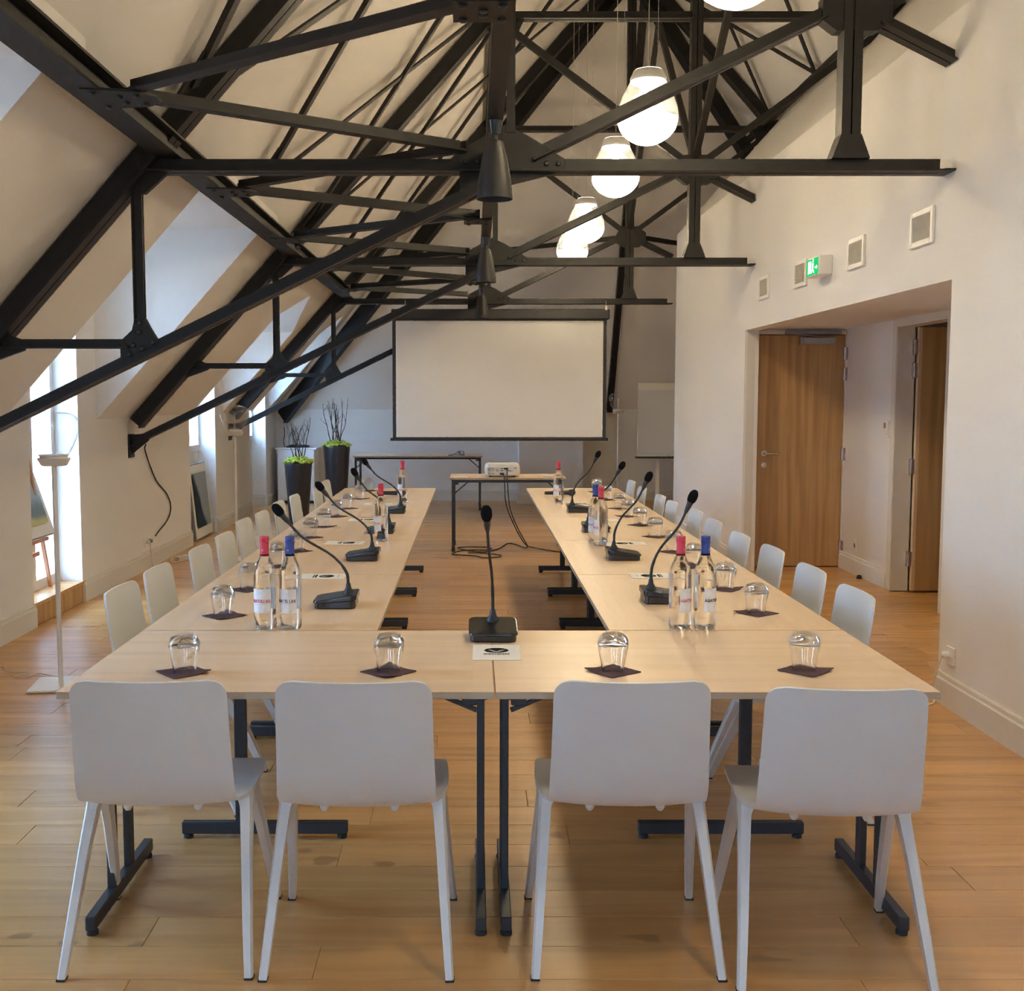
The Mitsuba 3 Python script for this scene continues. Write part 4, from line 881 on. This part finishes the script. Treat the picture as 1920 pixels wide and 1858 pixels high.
# flip chart
f = thing('flip_chart', 'flip chart with a blank grey-white pad, half hidden by the right wall', 'flip chart'); FX, FY = 2.10, 14.35
put(f, 'board', P(hull([(FX-.0, FY, .775), (FX+.70, FY+.05, .765), (FX+.70, FY+.075, .765), (FX, FY+.025, .775), (FX+.035, FY+.16, 1.71), (FX+.73, FY+.21, 1.71), (FX+.73, FY+.235, 1.71), (FX+.035, FY+.185, 1.71)]), 'm_white_metal'))
put(f, 'pad', P(hull([(FX+.012, FY-.004, .80), (FX+.69, FY+.045, .79), (FX+.035, FY+.135, 1.63), (FX+.72, FY+.185, 1.63), (FX+.012, FY+.004, .80), (FX+.69, FY+.052, .79), (FX+.035, FY+.145, 1.63), (FX+.72, FY+.195, 1.63)]), 'm_flip'), 'blank paper pad')
put(f, 'clamp_bar', P(hull([(FX+.03, FY+.125, 1.625), (FX+.73, FY+.175, 1.625), (FX+.03, FY+.19, 1.625), (FX+.73, FY+.24, 1.625), (FX+.035, FY+.14, 1.715), (FX+.73, FY+.19, 1.715), (FX+.035, FY+.19, 1.72), (FX+.73, FY+.24, 1.72)]), 'm_white_metal'))
put(f, 'pen_tray', P(cbox(FX-.015, FX+.72, FY-.05, FY+.05, .752, .775, .004), 'm_black'), 'black pen tray')
put(f, 'column', P(bar((FX+.285, FY+.10, .05), (FX+.275, FY+.08, 1.0), .045, .035, (0, 1, 0)), 'm_white_metal'))
put(f, 'base', P(cat([bar((FX+.285, FY+.10, .03), (FX+.285+.33*math.cos(a), FY+.10+.33*math.sin(a), .03), .045, .05) for a in (.3, 1.55, 2.85, 4.0, 5.4)]+[lathe([(.06, 0), (.06, .07), (0, .08)], 18).apply_translation((FX+.285, FY+.10, 0))]), 'm_black'), 'black star base')
single('wall_socket_panel', P(cat([cbox(.13, .36, YB-.012, YB, .25, .33, .003)]+[lathe([(.024, 0), (.024, .004), (0, .004)], 14).apply_transform(trimesh.transformations.rotation_matrix(PI/2, (1, 0, 0))).apply_translation((x, YB-.011, .29)) for x in (.165, .245, .325)]), 'm_white_plastic'), 'white triple socket plate low on the back wall behind the projector table', 'socket')

# ------------------------------------------------------------------ along the left wall
# easel with a framed picture in the bright window recess
EX, EYc = -3.07, 8.03
e = thing('easel', 'brown wooden easel standing on the step of the bright window', 'easel')
put(e, 'leg', P(bar((-3.075, 8.045, .16), (-3.085, 7.66, 1.30), .022, .022, (1, 0, 0)), 'm_easel')); put(e, 'leg', P(bar((-3.075, 7.40, .16), (-3.085, 7.63, 1.30), .022, .022, (1, 0, 0)), 'm_easel')); put(e, 'leg', P(bar((-3.22, 7.62, .16), (-3.10, 7.64, 1.30), .022, .022, (1, 0, 0)), 'm_easel'))
put(e, 'ledge', P(cbox(-3.10, -3.035, 7.47, 7.94, .515, .54, .003), 'm_easel')); put(e, 'crossbar', P(cbox(-3.09, -3.07, 7.50, 7.85, .415, .445, .003), 'm_easel'))
f = thing('framed_picture', 'framed landscape print on the easel in the bright window', 'picture')
def quad(pts, t=.012, n=(1, 0, 0)):
    return tri3(pts, t, n)
def lean(x_bot, tilt, y0, y1, z0, z1, sk=0.0):
    g = lambda y, z: (x_bot-(z-z0)*tilt, y-sk*(z-z0), z); return [g(y0, z0), g(y1, z0), g(y1, z1), g(y0, z1)]
y0, y1, z0, z1 = 7.30, 8.07, .545, 1.13; tl, sk = .18, .36
put(f, 'backing', P(quad(lean(-3.055, tl, y0, y1, z0, z1, sk), .016), 'm_mauve'), 'mauve frame edge')
put(f, 'mount', P(quad(lean(-3.038, tl, y0+.012, y1-.012, z0+.012, z1-.012, sk), .002), 'm_label'), 'white mount')
pr = proc(lambda p, n, uv: mix(mix((.56, .55, .30), (.20, .27, .30), smoothstep(.68, .73, p.z+.03*fbm(p.y*9, p.z*3, 1.0, 2))), (.45, .60, .72), smoothstep(.78, .95, p.z+.10*fbm(p.y*14, p.z*14, 2.0, 3))))
mat('m_print', two({'type': 'diffuse', 'reflectance': pr}))
put(f, 'print', P(quad(lean(-3.035, tl, y0+.12, y1-.125, z0+.10, z1-.09, sk), .001), 'm_print'), 'blue and ochre landscape print')
# picture leaning on the floor in the second window recess
f = thing('leaning_picture', 'framed dark picture leaning on the floor in the second window recess', 'picture')
y0, y1, z0, z1 = 11.80, 12.56, .012, .815; tl = .10; bx = -2.965
put(f, 'frame', P(quad(lean(bx, tl, y0, y1, z0, z1), .022), 'm_grey_plastic'), 'thin dark frame')
put(f, 'mount', P(quad(lean(bx+.023, tl, y0+.012, y1-.018, z0+.012, z1-.014), .002), 'm_paper'), 'cream mount')
pr2 = proc(lambda p, n, uv: mix((.035, .05, .07), (.30, .33, .33), smoothstep(.0, .12, (p.y-12.06)*1.0+(p.z-.40)*.55+.12*fbm(p.y*6, p.z*6, 3.0, 3)-.06)))
mat('m_print2', two({'type': 'diffuse', 'reflectance': pr2}))
put(f, 'print', P(quad(lean(bx+.026, tl, y0+.08, y1-.09, z0+.12, z1-.10), .001), 'm_print2'), 'dark blue and grey print')
# cable down the wall, sockets, power strip
single('wall_cable', P(tube(spline([(-2.90, 9.90, 1.12), (-2.915, 9.93, 1.05), (-2.92, 10.25, .78), (-2.92, 10.60, .62), (-2.92, 10.74, .48), (-2.92, 10.62, .37), (-2.925, 10.30, .285), (-2.925, 10.22, .262)], 8), .006, 8), 'm_cable_black', 50), 'thin black cable hanging in a curve down the left wall from the truss end', 'cable')
k = thing('left_socket', 'white double socket low on the left wall with plugs and cables', 'socket')
put(k, 'plate', P(cbox(XL, XL+.010, 9.86, 10.05, .205, .285, .003), 'm_white_plastic'))
for y in (9.91, 9.99): put(k, 'plug', P(cat([lathe([(.018, 0), (.018, .03), (.010, .036), (0, .036)], 14).apply_transform(trimesh.transformations.rotation_matrix(PI/2, (0, 1, 0))).apply_translation((XL+.008, y, .245))]), 'm_grey_plastic' if y > 9.95 else 'm_white_plastic', 40))
single('white_cable', P(tube(spline([(-2.89, 9.92, .235), (-2.88, 9.92, .12), (-2.87, 9.93, .02), (-2.84, 10.02, .007), (-2.80, 10.16, .007), (-2.86, 10.28, .007), (-2.84, 10.38, .03), (-2.80, 10.30, .05), (-2.78, 10.22, .02), (-2.74, 10.36, .007), (-2.70, 10.46, .007), (-2.62, 10.50, .007), (-2.5, 10.54, .007), (-2.3, 10.60, .007)], 7), .0045, 7), 'm_cable_pale', 50), 'pale tangled cable on the floor below the left socket', 'cable')
k = thing('power_strip', 'pale multi-socket power strip on the floor along the left wall', 'power strip')
put(k, 'body', P(cbox(-.028, .028, -.22, .22, 0, .042, .006), 'm_cable_pale'), at=place(-2.70, 10.62, 0, -22))
for j in range(4): put(k, 'socket', P(lathe([(.019, .042), (.019, .0425), (0, .0425)], 12), 'm_grey_plastic'), at=place(-2.70, 10.62, 0, -22) @ T().translate([0, -.15+.10*j, 0]))
# socket and cable on the near right wall
k = thing('right_socket', 'white socket low on the near right wall with a white plug in it', 'socket')
put(k, 'plate', P(cbox(XR-.010, XR, 5.385, 5.475, .215, .305, .003), 'm_white_plastic'))
put(k, 'plug', P(cat([lathe([(.019, 0), (.019, .03), (.010, .04), (0, .04)], 14).apply_transform(trimesh.transformations.rotation_matrix(-PI/2, (0, 1, 0))).apply_translation((XR-.008, 5.44, .262))]), 'm_white_plastic', 40))
single('plug_cable', P(tube(spline([(XR-.045, 5.44, .258), (XR-.05, 5.46, .20), (XR-.04, 5.52, .12), (XR-.035, 5.56, .05), (XR-.05, 5.50, .008), (2.25, 5.45, .007), (2.1, 5.35, .007), (1.95, 5.34, .007)], 7), .0042, 7), 'm_white_plastic', 50), 'white cable from the right wall socket down to the floor', 'cable')
single('floor_cable', P(tube(spline([(2.16, 5.95, .007), (2.20, 5.80, .05), (2.25, 5.70, .03), (2.27, 5.62, .007)], 7), .0045, 7), 'm_white_plastic', 50), 'short white cable end standing up by the corner of the right wall', 'cable')
